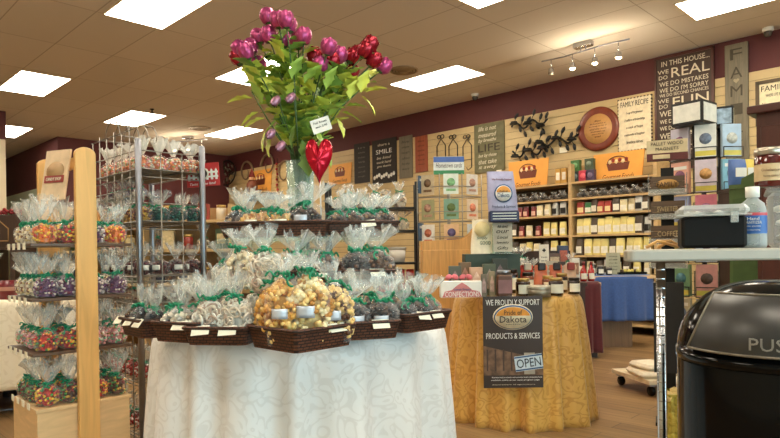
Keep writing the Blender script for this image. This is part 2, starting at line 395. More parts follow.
# ------------------------------------------------------------------ candy bags
def cm(name, rgb, rough=.5, **k): return M(name, rgb, rough, **k)
PAL = {
    'caramel': [cm('caramel corn', (222, 164, 78)), cm('caramel corn pale', (240, 200, 122)), cm('caramel corn deep', (176, 112, 46))],
    'kettle': [cm('kettle corn', (234, 200, 130)), cm('kettle corn pale', (246, 228, 182)), cm('kettle corn deep', (188, 132, 64))],
    'chocpop': [cm('drizzled corn', (222, 186, 124)), cm('drizzle', (84, 50, 30), .35), cm('caramel corn pale', (240, 208, 142))],
    'whitepop': [cm('white corn', (240, 230, 208)), cm('white corn warm', (222, 200, 160)), cm('cluster brown', (120, 84, 56))],
    'pretzel': [cm('yogurt coating', (238, 230, 216), .35), cm('yogurt warm', (222, 206, 184), .35), cm('yogurt drizzle', (176, 150, 130), .4)],
    'choc': [cm('dark chocolate', (54, 34, 26), .3), cm('milk chocolate', (84, 54, 38), .3), cm('chocolate shine', (38, 24, 20), .2)],
    'clusterchoc': [cm('chocolate nut', (98, 66, 44), .4), cm('dark chocolate', (54, 34, 26), .3), cm('nut', (168, 124, 76), .5)],
    'brittle': [cm('peanut brittle', (214, 164, 92), .3), cm('brittle pale', (232, 196, 132), .3), cm('brittle deep', (180, 120, 58), .3)],
    'navy': [cm('dark foil', (30, 34, 44), .2, metal=.6), cm('silver foil', (160, 164, 170), .2, metal=.8), cm('dark chocolate', (54, 34, 26), .3)],
    'snow': [cm('white corn', (240, 230, 208)), cm('grey white', (206, 198, 188)), cm('yogurt warm', (222, 206, 184), .35)],
    'orange': [cm('orange candy', (232, 128, 44), .35), cm('yellow candy', (240, 196, 66), .35), cm('red candy', (196, 50, 40), .35)],
    'multi': [cm('red candy', (196, 50, 40), .35), cm('yellow candy', (240, 196, 66), .35), cm('green candy', (70, 140, 70), .35), cm('orange candy', (232, 128, 44), .35), cm('brown candy', (96, 56, 34), .35)],
    'purple': [cm('purple candy', (104, 56, 96), .35), cm('pale candy', (232, 214, 206), .4), cm('maroon candy', (110, 34, 52), .35)],
    'plum': [cm('purple candy', (104, 56, 96), .35), cm('lilac shred', (150, 112, 150), .5), cm('dark plum', (70, 36, 62), .35)],
    'pastel': [cm('pink candy', (226, 150, 150), .35), cm('mint candy', (140, 190, 150), .35), cm('pale candy', (232, 214, 206), .4), cm('gold foil', (206, 164, 80), .25, metal=.7)],
    'cream': [cm('white candy', (242, 230, 204), .4), cm('yellow cream', (236, 212, 150), .4), cm('chip brown', (140, 92, 60), .4)],
    'darkmix': [cm('brown candy', (96, 56, 34), .35), cm('green candy', (70, 140, 70), .35), cm('dark red candy', (132, 34, 34), .35), cm('mustard candy', (206, 160, 60), .35)],
    'maroon': [cm('maroon jelly', (84, 24, 28), .25), cm('dark maroon', (54, 18, 22), .25), cm('brown red', (110, 48, 36), .3)],
    'teal': [cm('dark green foil', (24, 72, 58), .25, metal=.4), cm('black green', (20, 40, 36), .3), cm('teal foil', (50, 116, 100), .25, metal=.4)],
    'redfoil': [cm('red candy', (196, 50, 40), .35), cm('pale candy', (232, 214, 206), .4), cm('dark red candy', (132, 34, 34), .35)],
    'autumn': [cm('mustard candy', (206, 160, 60), .35), cm('brown red', (110, 48, 36), .3), cm('brown candy', (96, 56, 34), .35)],
    'taffy': [cm('orange taffy', (226, 140, 90), .5), cm('white candy', (242, 230, 204), .4), cm('pink candy', (226, 150, 150), .35), cm('green taffy', (150, 176, 110), .5)],
    'beans': [cm('bean white', (228, 214, 190), .5), cm('dark red candy', (132, 34, 34), .35), cm('maroon candy', (110, 34, 52), .35)],
}
core_m = {}
def profile(t):       # half-width of a filled bag against height 0..1
    return (.80 + .20 * min(1, t * 4)) * (1 if t < .62 else max(.18, 1 - ((t - .62) / .38) ** 1.6 * .82))
def contents_mesh(kind, w, d, hb, lump, n, shape):
    g = G(); mats = PAL[kind]; nm = len(mats)
    def sup(a, e=2.6):
        c, s_ = math.cos(a), math.sin(a)
        return math.copysign(abs(c) ** (2 / e), c), math.copysign(abs(s_) ** (2 / e), s_)
    PT = [sup(2 * PI * q / 720) for q in range(721)]; ACC = [0.]
    for q in range(720): ACC.append(ACC[-1] + math.hypot((PT[q + 1][0] - PT[q][0]) * w, (PT[q + 1][1] - PT[q][1]) * d))
    def per():
        x_ = rnd.random() * ACC[-1]; lo_i, hi_i = 0, 720
        while hi_i - lo_i > 1:
            m_ = (lo_i + hi_i) // 2
            if ACC[m_] <= x_: lo_i = m_
            else: hi_i = m_
        return PT[lo_i], 2 * PI * lo_i / 720
    core = len(mats) - 1 if kind in ('choc', 'maroon', 'teal', 'navy', 'plum') else 0
    def core_fn(u, v):
        cx, cy = sup(u * 2 * PI); k = profile(v) * .52 if 0 < v < 1 else (.5 if v == 0 else .02)
        return (cx * w / 2 * k, cy * d / 2 * k, lump * .4 + v * hb * .86)
    g.sheet(core_fn, 14, 6, core, True)
    for i in range(n):
        (cx, cy), a = per(); t = rnd.uniform(.0, 1); k = profile(t) * rnd.uniform(.88, 1.0) - lump * .45 / w
        if i % 8 == 0: k *= .5; t = .9
        c = (cx * w / 2 * k, cy * d / 2 * k, lump * .7 + t * (hb - lump * 1.2))
        mi = rnd.choices(range(nm), weights=[5, 4, 2, 2, 2][:nm])[0]
        if shape == 'pop':
            for q in range(3):
                g.ball((c[0] + rnd.uniform(-.5, .5) * lump, c[1] + rnd.uniform(-.5, .5) * lump, c[2] + rnd.uniform(-.4, .4) * lump), lump * rnd.uniform(.45, .7), 1, mi, .12)
        elif shape == 'ring':
            Rm = Matrix.Translation(c) @ Matrix.Rotation(a + PI / 2 + rnd.uniform(-.5, .5), 4, 'Z') @ Matrix.Rotation(PI / 2 + rnd.uniform(-.5, .5), 4, 'X') @ Matrix.Rotation(rnd.uniform(0, 6), 4, 'Z')
            R = lump; pts = []
            for q in range(19):
                tt = 2 * PI * q / 18; pts.append(Rm @ Vector((R * .95 * math.cos(tt), R * .8 * math.sin(tt) * (1 - .25 * math.cos(tt)), 0)))
            g.tube(pts, R * .23, 5, mi, cap=False)
            g.tube([Rm @ Vector((R * .2, R * .7, 0)), Rm @ Vector((-.1 * R, 0, .1 * R)), Rm @ Vector((-.75 * R, -.3 * R, 0))], R * .2, 5, mi)
            g.tube([Rm @ Vector((R * .2, -R * .7, 0)), Rm @ Vector((-.1 * R, 0, -.05 * R)), Rm @ Vector((-.75 * R, .3 * R, 0))], R * .2, 5, mi)
        elif shape == 'shard':
            Rm = Matrix.Translation(c) @ Matrix.Rotation(rnd.uniform(0, 6), 4, 'Z') @ Matrix.Rotation(rnd.uniform(-.9, .9), 4, 'X')
            g.box((0, 0, 0), (lump * rnd.uniform(1.2, 2.2), lump * rnd.uniform(.25, .45), lump * rnd.uniform(.9, 1.7)), mi, 0, Rm, rnd.uniform(.6, 1))
        else:
            g.ball(c, (lump * rnd.uniform(.6, .85), lump * rnd.uniform(.55, .8), lump * rnd.uniform(.45, .7)), 1, mi, .06, rot=Matrix.Rotation(rnd.uniform(0, 6), 4, 'Z') @ Matrix.Rotation(rnd.uniform(0, 3), 4, 'X'))
    return g.mesh('contents', mats)
def wrap_mesh(w, d, hb, h, seed, top):
    ph = rnd.uniform(0, 6); nk = rnd.choice((3, 4, 5, 6)); lean = rnd.uniform(-.016, .016); tw = rnd.uniform(-.7, .7); top *= rnd.uniform(.6, 1.0); h = hb * 1.08 + (h - hb * 1.08) * rnd.uniform(.8, 1.12)
    def body(u, v):
        a = 2 * PI * u; c, s_ = math.cos(a), math.sin(a); e = 2.5
        cx, cy = math.copysign(abs(c) ** (2 / e), c), math.copysign(abs(s_) ** (2 / e), s_)
        k = profile(v) * 1.06 + .025 * math.sin(nk * 2 * a + ph + v * 5) * (.4 + v)
        if v == 0: k = .86
        if v > .97: k = .17
        return (cx * w / 2 * k + lean * v, cy * d / 2 * k, .002 + v * hb * 1.08)
    g = G(); g.sheet(body, 26, 9, 0, True)
    z0 = hb * 1.08; rim = [rnd.uniform(-.3, .18) for _ in range(31)]
    def fan(u, v):
        a = 2 * PI * u; i = int(round(u * 30)) % 30
        r = .085 * w + (w * top) * v ** .8; fl = 1 - .60 * v
        cr = 1 + .34 * math.sin(nk * a + ph) * v + .2 * math.sin(11 * a + 2 * ph) * v + .12 * math.sin(17 * a + ph) * v
        x, y = r * cr * math.cos(a), r * cr * fl * math.sin(a)
        zz = z0 + (h - z0) * (v * (1 + rim[i] * v))
        return (x * math.cos(tw) - y * math.sin(tw) + lean * (1 + v), x * math.sin(tw) + y * math.cos(tw), zz)
    g.sheet(fan, 30, 5, 1, True)
    return g
def ribbon_mesh(w, hb, lean=0.):
    g = G(); z0 = hb * 1.08; R = .1 * w + .002
    g.tube([(R * math.cos(t * PI / 5), R * math.sin(t * PI / 5), z0) for t in range(11)], .0036, 5, cap=False)
    for k in range(5):
        a = -PI / 2 + rnd.uniform(-2.2, 2.2); ln = rnd.uniform(.15, .36) * w; dz = rnd.uniform(-.30, .12) * w; q = rnd.uniform(0, 6); rr = rnd.uniform(.035, .065) * w
        pts = []
        for j in range(17):
            t = j / 16; b = q + t * 10
            o = Vector((math.cos(a), math.sin(a), 0)) * (R + ln * t) + Vector((0, 0, z0 + dz * t))
            pts.append(o + Vector((-math.sin(a) * math.cos(b) * rr, math.cos(a) * math.cos(b) * rr, math.sin(b) * rr)))
        g.tube(pts, .0034, 4)
    return g.mesh('ribbon', ribbon_m)
SPEC = {   # kind: (object name, noun, w, d, body height, height, lump, count, shape, fan)
    'caramel': ('popcorn_bag', 'caramel popcorn', .105, .085, .185, .258, .0135, 260, 'pop', .42),
    'kettle': ('popcorn_bag', 'pale kettle popcorn', .120, .09, .19, .258, .0135, 290, 'pop', .42),
    'chocpop': ('popcorn_bag', 'chocolate drizzled popcorn', .105, .085, .165, .235, .0135, 240, 'pop', .4),
    'whitepop': ('popcorn_bag', 'white popcorn', .11, .085, .125, .20, .0135, 190, 'pop', .45),
    'pretzel': ('pretzel_bag', 'white coated pretzels', .105, .08, .125, .21, .017, 80, 'ring', .5),
    'choc': ('chocolate_bag', 'dark chocolates', .095, .075, .088, .155, .012, 95, 'ball', .55),
    'clusterchoc': ('chocolate_bag', 'chocolate nut clusters', .1, .08, .09, .16, .012, 95, 'ball', .55),
    'brittle': ('brittle_bag', 'golden peanut brittle', .1, .075, .078, .145, .016, 75, 'shard', .55),
    'navy': ('candy_bag', 'dark foil candies', .085, .07, .085, .16, .011, 75, 'ball', .5),
    'snow': ('candy_bag', 'white snack mix', .1, .08, .085, .165, .012, 75, 'ball', .5),
}
for k_ in ('orange', 'multi', 'purple', 'pastel', 'cream', 'darkmix', 'beans'): SPEC[k_] = ('candy_bag', {'orange': 'orange and yellow', 'multi': 'multicoloured', 'purple': 'purple and white', 'pastel': 'pink and mint', 'cream': 'white and yellow', 'darkmix': 'dark mixed', 'beans': 'red and white'}[k_] + ' candies', .088, .07, .085, .185, .0095, 150, 'ball', .5)
for k_ in ('plum', 'maroon', 'teal', 'redfoil', 'autumn', 'taffy'): SPEC[k_] = ('candy_bag', {'plum': 'purple shreds', 'maroon': 'dark maroon jellies', 'teal': 'dark green foil candies', 'redfoil': 'red and white candies', 'autumn': 'mustard and brown candies', 'taffy': 'orange and white taffy'}[k_], .1, .08, .075, .16, .011, 115, 'ball', .5)
BAGS = {}
def bag(kind, loc, rz, label, group, s=1., label_tag=None, ribbon=True, tops=None):
    nm, noun, w, d, hb, h, lump, n, shape, fan = SPEC[kind]
    if kind not in BAGS:
        BAGS[kind] = []
        for v in range(4):
            top = tissue_m if kind == 'taffy' else film_top_m
            BAGS[kind].append((contents_mesh(kind, w, d, hb, lump, n, shape), wrap_mesh(w, d, hb, h, v, fan).mesh('wrap', [film_m, top]), ribbon_mesh(w, hb)))
    c, wr, rb = BAGS[kind][rnd.randrange(4)]
    t = thing(nm, label, 'candy bag', loc, rz, group, s)
    inst(c, 'contents', t); inst(wr, 'wrap', t)
    if ribbon: inst(rb, 'ribbon', t)
    if label_tag:
        z = hb * .5
        g = G().sheet(lambda u, v: ((u - .5) * w * .42, -d / 2 * 1.1 - .002 - .012 * math.sin(PI * u) * .6, z + (v - .5) * w * .26), 6, 3, 0)
        q = g.build('label', label_tag, t, solid=.001); q['label'] = 'small printed label stuck on the bag'
    return t

# ------------------------------------------------------------------ cloth covered round tables
def skirt_cloth(name, R, z, drop, mat, label, loc, n, amp, flare, seed=0, cat='tablecloth', square=0.):
    r = random.Random(seed); ph = [r.uniform(0, 6) for _ in range(6)]
    def fold(a, t):
        f = math.sin(n * a + ph[0] + .8 * math.sin(3 * a + ph[1])) * .6 + .35 * math.sin((n * .62) * a + ph[2]) + .25 * math.sin((n * 1.7) * a + ph[3])
        f = math.copysign(abs(f) ** .8, f); return f * amp * t ** .7
    def fn(u, v):
        a = 2 * PI * u
        if v < .3:
            k = v / .3; return (R * k * math.cos(a), R * k * math.sin(a), z)
        t = (v - .3) / .7
        rr = R + .012 * math.sin(min(1, t * 12) * PI / 2) + flare * t + fold(a, t)
        zz = z - (.012 if t > 0 else 0) * min(1, t * 20) - drop * t ** 1.15
        return (rr * math.cos(a), rr * math.sin(a), zz)
    g = G(); g.sheet(fn, 240, 34, 0, True)
    o = g.build(name, mat, None, loc, solid=.003); return tag(o, label, cat)
def round_table(R, z, loc, label, leg_m=steel_m):
    t = thing('round_table', label, 'table', loc)
    G().lathe([(.001, z - .03), (R - .004, z - .03), (R, z - .025), (R, z - .008), (R - .006, z - .003), (.001, z - .003)], 64).build('tabletop', maple_m, t)
    G().lathe([(.045, .04), (.04, z - .03)], 16).build('pedestal', leg_m, t)
    G().lathe([(.3, 0), (.3, .012), (.06, .04)], 28).build('base', leg_m, t)
    return t
TC = flat(at(303, 300, 2.464))
round_table(.543, .752, TC, 'round display table hidden under the white damask cloth')
skirt_cloth('tablecloth', .55, .756, .735, white_damask, 'white damask cloth draped over the round candy table', TC, 19, .06, .03, 3)
# tiered glass stand carrying the baskets
ts = thing('tiered_stand', 'three-tier round glass display stand on the white cloth', 'display stand', (TC.x, TC.y, .7585))
Z1, Z2, Z3 = .770, .915, 1.088
for zz, r in ((Z1, .555), (Z2, .36), (Z3, .33)):
    G().lathe([(.001, zz - .7585 - .009), (r, zz - .7585 - .009), (r, zz - .7585 - .001), (.001, zz - .7585 - .001)], 72).build('glass_tier', glass_m, ts)
G().lathe([(.03, 0), (.03, .32)], 20).lathe([(.16, 0), (.16, .004), (.03, .012)], 28).build('center_post', chrome_m, ts)
def table_polar(px, py, z): return on_z(px, py, z)
def basket(p, rel, w, d, h, label, cards=1, flare=1.12, group='brown wicker baskets on the candy table', slope=0.):
    """p: middle of the front bottom edge; front looks along local -y"""
    rz = AZ + rel; c = Vector((p.x, p.y, 0)) + Vector((-math.sin(rz), math.cos(rz), 0)) * (d / 2)
    t = thing('wicker_basket', label, 'basket', (c.x, c.y, p.z), rz, group)
    g = G(); th = .008
    def loop(k, z, inset=0.):
        W, D = w / 2 * k - inset, d / 2 * k - inset; rr = .018; pts = []
        for cx, cy, a0 in ((W - rr, D - rr, 0), (-W + rr, D - rr, PI / 2), (-W + rr, -D + rr, PI), (W - rr, -D + rr, 1.5 * PI)):
            for q in range(4): a = a0 + q * PI / 6; pts.append((cx + rr * math.cos(a), cy + rr * math.sin(a), z))
        return pts
    rows = [loop(.9, 0), loop(1, 0.002), loop(flare, h), loop(flare, h + .003, .004), loop(flare, h, th), loop(1, .006, th)]
    n = len(rows[0]); vs = [p_ for r_ in rows for p_ in r_]
    fs = [list(range(n - 1, -1, -1))] + [[i * n + k, i * n + (k + 1) % n, (i + 1) * n + (k + 1) % n, (i + 1) * n + k] for i in range(len(rows) - 1) for k in range(n)] + [[(len(rows) - 1) * n + k for k in range(n)]]
    g.add(vs, fs, 0, False); g.build('tray', wicker_m, t)
    lp = loop(flare, h + .001); G().tube(lp + lp[:1], .0058, 6, cap=False).build('rim', wicker_m, t)
    for k in range(cards):
        x = (k - (cards - 1) / 2) * .075 + rnd.uniform(-.01, .01) + (.02 if cards == 1 else 0)
        Tm = Matrix.Translation((x, -d / 2 * flare - .004, h - .004)) @ Matrix.Rotation(math.radians(-38), 4, 'X') @ Matrix.Rotation(rnd.uniform(-.15, .15), 4, 'Y')
        G().box((0, 0, 0), (.052, .0012, .03), 0, 0, Tm).build('price_card', paper_m, t)
    return t, c, rz
def in_basket(c, rz, x, y, z):
    q = Matrix.Rotation(rz, 3, 'Z') @ Vector((x, y, 0)); return (c.x + q.x, c.y + q.y, z)
def fill(c, rz, z, items, where, group):
    """items: (kind, x, y, scale, turn, tag material, extra words)"""
    for i, (kind, x, y, s, turn, tg, words) in enumerate(items):
        bag(kind, in_basket(c, rz, x, y, z + .008), rz + turn, words + ' ' + where, group, s, tg)
gl = 'gift bags in the baskets of the candy table'
R_ = math.radians
# lower ring
_, c, rz = basket(on_z(133, 337, Z1), R_(-46), .17, .19, .055, 'small wicker basket with three cards at the left end of the lower ring', 3)
fill(c, rz, Z1, [('navy', -.045, -.045, 1.0, .2, None, 'front left clear bag of dark foil candies'), ('navy', .045, -.04, .95, -.3, silver_m, 'front right clear bag of dark foil candies'), ('snow', 0, .05, .95, .5, None, 'rear clear bag of white snack mix')], 'in the leftmost lower basket', gl)
_, c, rz = basket(on_z(176, 343, Z1), R_(-24), .165, .2, .058, 'reddish wicker basket second from left on the lower ring', 1)
fill(c, rz, Z1, [('snow', -.035, -.045, 1.1, .2, None, 'bulky clear bag of white snack mix'), ('clusterchoc', .05, -.04, 1.05, -.2, paper_m, 'clear bag of nut clusters with a tan card'), ('snow', 0, .05, 1.1, 1., None, 'rear clear bag of white snack mix')], 'in the second lower basket from left', gl)
_, c, rz = basket(on_z(216, 346, Z1), R_(-9), .175, .22, .05, 'wicker basket of white pretzels left of the big corner basket', 2)
fill(c, rz, Z1, [('pretzel', -.042, -.05, .92, .1, None, 'front left bag of white pretzels'), ('pretzel', .045, -.05, .97, -.2, None, 'front right bag of white pretzels'), ('pretzel', -.03, .05, 1., .9, None, 'rear left bag of white pretzels'), ('pretzel', .05, .06, 1., 2., None, 'rear right bag of white pretzels')], 'left of the corner popcorn basket', gl)
tip = on_z(292, 357, .765); side = .25
cc = tip + F0 * (side * .5)
fp = cc - F0 * 0
rzD = AZ + R_(47); frontmid = Vector((cc.x, cc.y, .765)) - Vector((-math.sin(rzD), math.cos(rzD), 0)) * (side / 2) * .8
_, c, rz = basket(frontmid + F0 * .05, R_(47), side * .8, side * .8, .06, 'big woven corner basket full of popcorn at the front', 0)
q = G().box((0, 0, 0), (.06, .0012, .028), 0, 0, Matrix.Translation((.04, -.108, .058)) @ Matrix.Rotation(R_(-40), 4, 'X')).build('price_card', paper_m, _)
wx = lambda lx, ly: (math.cos(-R_(47)) * lx - math.sin(-R_(47)) * ly, math.sin(-R_(47)) * lx + math.cos(-R_(47)) * ly)
for kind, lx, ly, s, tg, wds in (('caramel', -.085, .015, .88, None, 'leftmost tall bag of caramel popcorn in the big corner basket'),
                                 ('caramel', -.042, -.045, 1.0, silver_m, 'tall caramel popcorn bag with a silver label in the corner basket'),
                                 ('kettle', .03, -.04, 1.02, silver_m, 'tall front bag of pale kettle popcorn in the corner basket'),
                                 ('chocpop', .095, .01, .98, silver_m, 'bag of chocolate drizzled popcorn at the right of the corner basket'),
                                 ('caramel', .02, .07, .95, None, 'rear bag of caramel popcorn behind the kettle popcorn')):
    x, y = wx(lx, ly); bag(kind, in_basket(c, rz, x, y, .775), AZ + rnd.uniform(-.15, .15), wds, gl, s, tg)
_, c, rz = basket(on_z(371, 340, Z1), R_(18), .165, .2, .052, 'wicker basket of chocolates right of the popcorn basket', 1)
fill(c, rz, Z1, [('choc', -.045, -.045, 1.15, .1, silver_m, 'dark chocolate bag with a silver label'), ('choc', .045, -.045, 1.1, -.2, silver_m, 'right clear bag of dark chocolates'), ('clusterchoc', -.04, .05, 1.15, .9, None, 'rear left clear bag of nut clusters'), ('clusterchoc', .04, .05, 1.2, 2., None, 'rear right clear bag of nut clusters')], 'in the lower basket right of the popcorn', gl)
_, c, rz = basket(on_z(428, 331, Z1), R_(44), .20, .19, .058, 'wicker basket with two cards at the right end of the lower ring', 2)
fill(c, rz, Z1, [('choc', -.055, -.045, 1.0, .1, silver_m, 'front left clear bag of dark chocolates'), ('choc', .0, -.045, 1.0, -.2, silver_m, 'middle clear bag of dark chocolates'), ('clusterchoc', .06, -.04, 1.05, .3, None, 'front right clear bag of nut clusters'), ('clusterchoc', -.04, .04, 1.2, .9, None, 'rear left clear bag of nut clusters'), ('choc', .045, .045, 1.2, 2., None, 'rear right clear bag of dark chocolates')], 'in the rightmost lower basket', gl)
# middle tier
_, c, rz = basket(on_z(312, 287, Z2), R_(4), .215, .17, .05, 'wicker basket on the middle tier above the popcorn', 1)
fill(c, rz, Z2, [('clusterchoc', -.055, -.03, 1.15, .1, None, 'left clear bag of nut clusters'), ('clusterchoc', .05, -.03, 1.1, -.2, None, 'right clear bag of nut clusters'), ('choc', 0, .05, 1.2, .9, None, 'rear clear bag of dark chocolates')], 'in the middle tier basket above the popcorn', gl)
_, c, rz = basket(on_z(371, 286, Z2), R_(24), .165, .17, .05, 'wicker basket with a white card on the middle tier, right', 1)
fill(c, rz, Z2, [('choc', -.04, -.03, 1.2, .1, None, 'left clear bag of dark chocolates'), ('clusterchoc', .045, -.03, 1.25, -.2, None, 'right clear bag of nut clusters'), ('choc', 0, .05, 1.2, .9, None, 'rear clear bag of dark chocolates')], 'in the right basket of the middle tier', gl)
for px, py, kind, s, wds in ((243, 290, 'whitepop', 1.0, 'bag of white popcorn standing on the middle tier at left'), (268, 293, 'pretzel', .95, 'bag of white pretzels standing on the middle tier beside white popcorn'),
                             (226, 284, 'snow', 1.0, 'bag of white snack mix at the left end of the middle tier'), (256, 281, 'clusterchoc', 1.2, 'bag of nut clusters behind the white popcorn on the middle tier')):
    p = on_z(px, py, Z2); bag(kind, (p.x, p.y, Z2), AZ + rnd.uniform(-.3, .3), wds, gl, s)
# upper tier
pu = at(272, 238, 2.14); _, c, rz = basket(Vector((pu.x, pu.y, Z3)), R_(-6), .36, .17, .05, 'long wicker basket of brittle on the top tier', 0, 1.1)
fill(c, rz, Z3, [('navy', -.150, -.01, 1.12, .1, None, 'dark bag with tall twisted top at left'), ('brittle', -.085, -.03, 1.05, .1, paper_m, 'left bag of golden brittle'), ('brittle', -.035, -.02, 1.1, -.3, None, 'middle bag of golden brittle'), ('brittle', .02, -.035, 1.05, .2, paper_m, 'right bag of golden brittle'),
                 ('choc', .105, -.02, 1.22, -.1, silver_m, 'big dark chocolate bag with silver label'), ('choc', .05, .03, 1.05, .6, None, 'rear bag of dark chocolates'), ('brittle', -.06, .04, 1.2, .6, None, 'rear bag of golden brittle')], 'in the long top basket', gl)
pu = at(362, 236, 2.2); _, c, rz = basket(Vector((pu.x, pu.y, Z3)), R_(8), .25, .17, .05, 'wicker basket of clusters at the right of the top tier', 1, 1.1)
fill(c, rz, Z3, [('clusterchoc', -.085, -.03, .88, .1, None, 'first from left front nut cluster bag'), ('clusterchoc', -.03, -.03, .95, -.3, None, 'second from left front nut cluster bag'), ('clusterchoc', .03, -.03, .9, .2, None, 'third from left front nut cluster bag'), ('clusterchoc', .085, -.02, .95, -.1, None, 'rightmost front nut cluster bag'),
                 ('choc', -.05, .04, 1.05, .6, None, 'rear left bag of dark chocolates'), ('choc', .03, .04, 1.05, .6, None, 'rear right bag of dark chocolates')], 'in the right top tier basket', gl)

# ------------------------------------------------------------------ foil rose bouquet
vase_c = flat(at(301, 215, 2.46))
vs_ = thing('glass_vase', 'tall clear glass vase holding the foil roses on the top tier', 'vase', (vase_c.x, vase_c.y, Z3))
G().lathe([(.001, 0), (.052, 0), (.055, .01), (.05, .15), (.058, .31), (.055, .31), (.047, .15), (.05, .012), (.001, .012)], 32, cap=False).build('body', glass_m, vs_)
pink_f = M('pink rose foil', (176, 66, 116), .3, .5, .35, 90); red_f = M('red rose foil', (150, 22, 40), .25, .55, .3, 90); mauve_f = M('mauve foil', (170, 120, 140), .3, .5, .3, 80)
leaf_y = M('yellow green leaf', (212, 218, 96), .5, var=.18, scale=12); leaf_g = M('mid green leaf', (158, 188, 84), .5, var=.18, scale=12); leaf_d = M('deep green leaf', (118, 152, 70), .5, var=.18, scale=12)
stem_m = M('green stem', (62, 88, 44), .6)
def bloom_mesh(mat):
    g = G()
    for layer, (n, r, hh, op) in enumerate(((3, .012, .040, .0), (4, .018, .043, .15), (5, .0225, .038, .40))):
        for k in range(n):
            a0 = 2 * PI * k / n + layer * .7
            def fn(u, v, a0=a0, n=n, r=r, hh=hh, op=op):
                a = a0 + (u - .5) * 2 * PI / n * 1.45
                prof = math.sin(PI * min(1, .12 + v * .72)) ** .7
                rr = r * (.25 + .85 * prof) + op * .014 * v ** 3 + .002 * math.sin(9 * a + 5 * v)
                return (rr * math.cos(a), rr * math.sin(a), hh * v * (1 - .22 * (2 * u - 1) ** 2 * v))
            g.sheet(fn, 6, 6, 0)
    g.ball((0, 0, .022), (.012, .012, .018), 2, 0, .08)
    return g.mesh('bloom', mat)
blooms = {'pink': [bloom_mesh(pink_f) for _ in range(2)], 'red': [bloom_mesh(red_f) for _ in range(2)], 'mauve': [bloom_mesh(mauve_f)]}
def leaf_mesh(mat, Ln, W):
    out = [(0, 0), (.16, .30), (.30, .62), (.42, .50), (.55, .78), (.72, .42), (.84, .26), (1, 0)]
    g = G(); cols = 7
    def fn(u, v):
        i = v * (len(out) - 1); k = int(min(i, len(out) - 2)); f = i - k
        t = out[k][0] + (out[k + 1][0] - out[k][0]) * f; wd_ = out[k][1] + (out[k + 1][1] - out[k][1]) * f
        s = (u - .5) * 2
        return (s * wd_ * W * .62, t * Ln, -.22 * Ln * t * t + .10 * Ln * abs(s) * wd_ - .02 * Ln * math.sin(9 * t + s * 3))
    g.sheet(fn, 6, 14, 0); return g.mesh('leaf', mat)
leaves = [leaf_mesh(m_, l_, w_) for m_, l_, w_ in ((leaf_y, .085, .075), (leaf_g, .09, .075), (leaf_g, .075, .065), (leaf_d, .085, .07), (leaf_y, .075, .07))]
def orient(o, dirn, upv=Vector((0, 0, 1)), axis='Z'):
    d = Vector(dirn).normalized(); o.rotation_mode = 'QUATERNION'
    if axis == 'Z': o.rotation_quaternion = d.to_track_quat('Z', 'Y')
    else: o.rotation_quaternion = d.to_track_quat('Y', 'Z')
ROSES = [(235, 72, 'pink'), (275, 88, 'pink'), (318, 106, 'pink'), (200, 152, 'pink'), (240, 145, 'pink'), (296, 166, 'pink'), (372, 153, 'pink'), (352, 172, 'pink'), (130, 198, 'pink'), (172, 192, 'pink'), (124, 232, 'red'), (156, 212, 'pink'), (205, 262, 'pink'), (305, 88, 'pink'),
         (465, 195, 'pink'), (506, 226, 'pink'), (432, 268, 'pink'), (412, 230, 'red'), (556, 226, 'red'), (622, 182, 'red'), (604, 204, 'red'), (636, 242, 'red'), (552, 288, 'red'), (516, 272, 'red'), (676, 264, 'pink'), (478, 250, 'red'), (575, 215, 'red')]
mouth = vase_c + Vector((0, 0, Z3 + .31))
where_r = ['topmost', 'second highest', 'high central', 'left-leaning', 'high inner left', 'low central', 'right-hand upper', 'inner right upper', 'far left', 'outer left', 'lowest far left', 'inner far left', 'single low left', 'upper back',
           'highest right cluster', 'central right cluster', 'lower right cluster', 'left edge right cluster', 'inner right', 'top right', 'second top right', 'outer right', 'low right', 'low inner right', 'rightmost', 'hidden centre right', 'upper inner right']
for i, (zx, zy, colr) in enumerate(ROSES):
    px, py = 210 + zx / 3.984, zy / 3.984
    d = 2.46 + rnd.uniform(-.10, .10) + (.05 if colr == 'red' else 0)
    b = at(px, py, d) - Vector((0, 0, .022))
    t = thing('foil_rose', '%s %s foil rose in the tall bouquet' % (where_r[i], colr), 'flower', mouth, 0, 'foil roses in the bouquet')
    rel = b - mouth; foot = Vector((rnd.uniform(-.03, .03), rnd.uniform(-.03, .03), -.29))
    m0 = Vector((rel.x * .12, rel.y * .12, 0)); m0 = m0 * min(1, .04 / max(.001, m0.length)) if m0.length > .04 else m0
    P_ = []
    for k in range(15):
        s = k / 14
        if s < .25: P_.append(foot.lerp(m0, s / .25))
        else:
            q = (s - .25) / .75; mid = Vector((rel.x * .38, rel.y * .38, rel.z * .58))
            P_.append(m0 * (1 - q) ** 2 + mid * 2 * q * (1 - q) + rel * q * q)
    G().tube(P_, .0028, 6).build('stem', stem_m, t)
    o = inst(blooms[colr][i % 2], 'bloom', t, rel); orient(o, (P_[-1] - P_[-3]) + Vector((0, 0, .03))); o.scale = (1.22, 1.22, 1.5)
    q = G(); q.lathe([(.003, -.006), (.012, -.001), (.016, .008)], 8, cap=False); cal = q.build('calyx', stem_m, t, rel); orient(cal, P_[-1] - P_[-3])
    for k in range(13):
        s = .36 + .60 * (k + rnd.random() * .8) / 13; j = int(s * 14); base = P_[j]
        a = rnd.uniform(0, 2 * PI); out = Vector((math.cos(a), math.sin(a), rnd.uniform(.2, 1.5)))
        if rel.x * R0.x + rel.y * R0.y < -.05: out -= R0 * .35
        if rel.x * R0.x + rel.y * R0.y > .12: out += R0 * .25
        out -= F0 * .3
        lf = inst(rnd.choice(leaves), 'leaf', t, base); orient(lf, out, axis='Y'); sc = rnd.uniform(.75, 1.15); lf.scale = (sc, sc, sc)
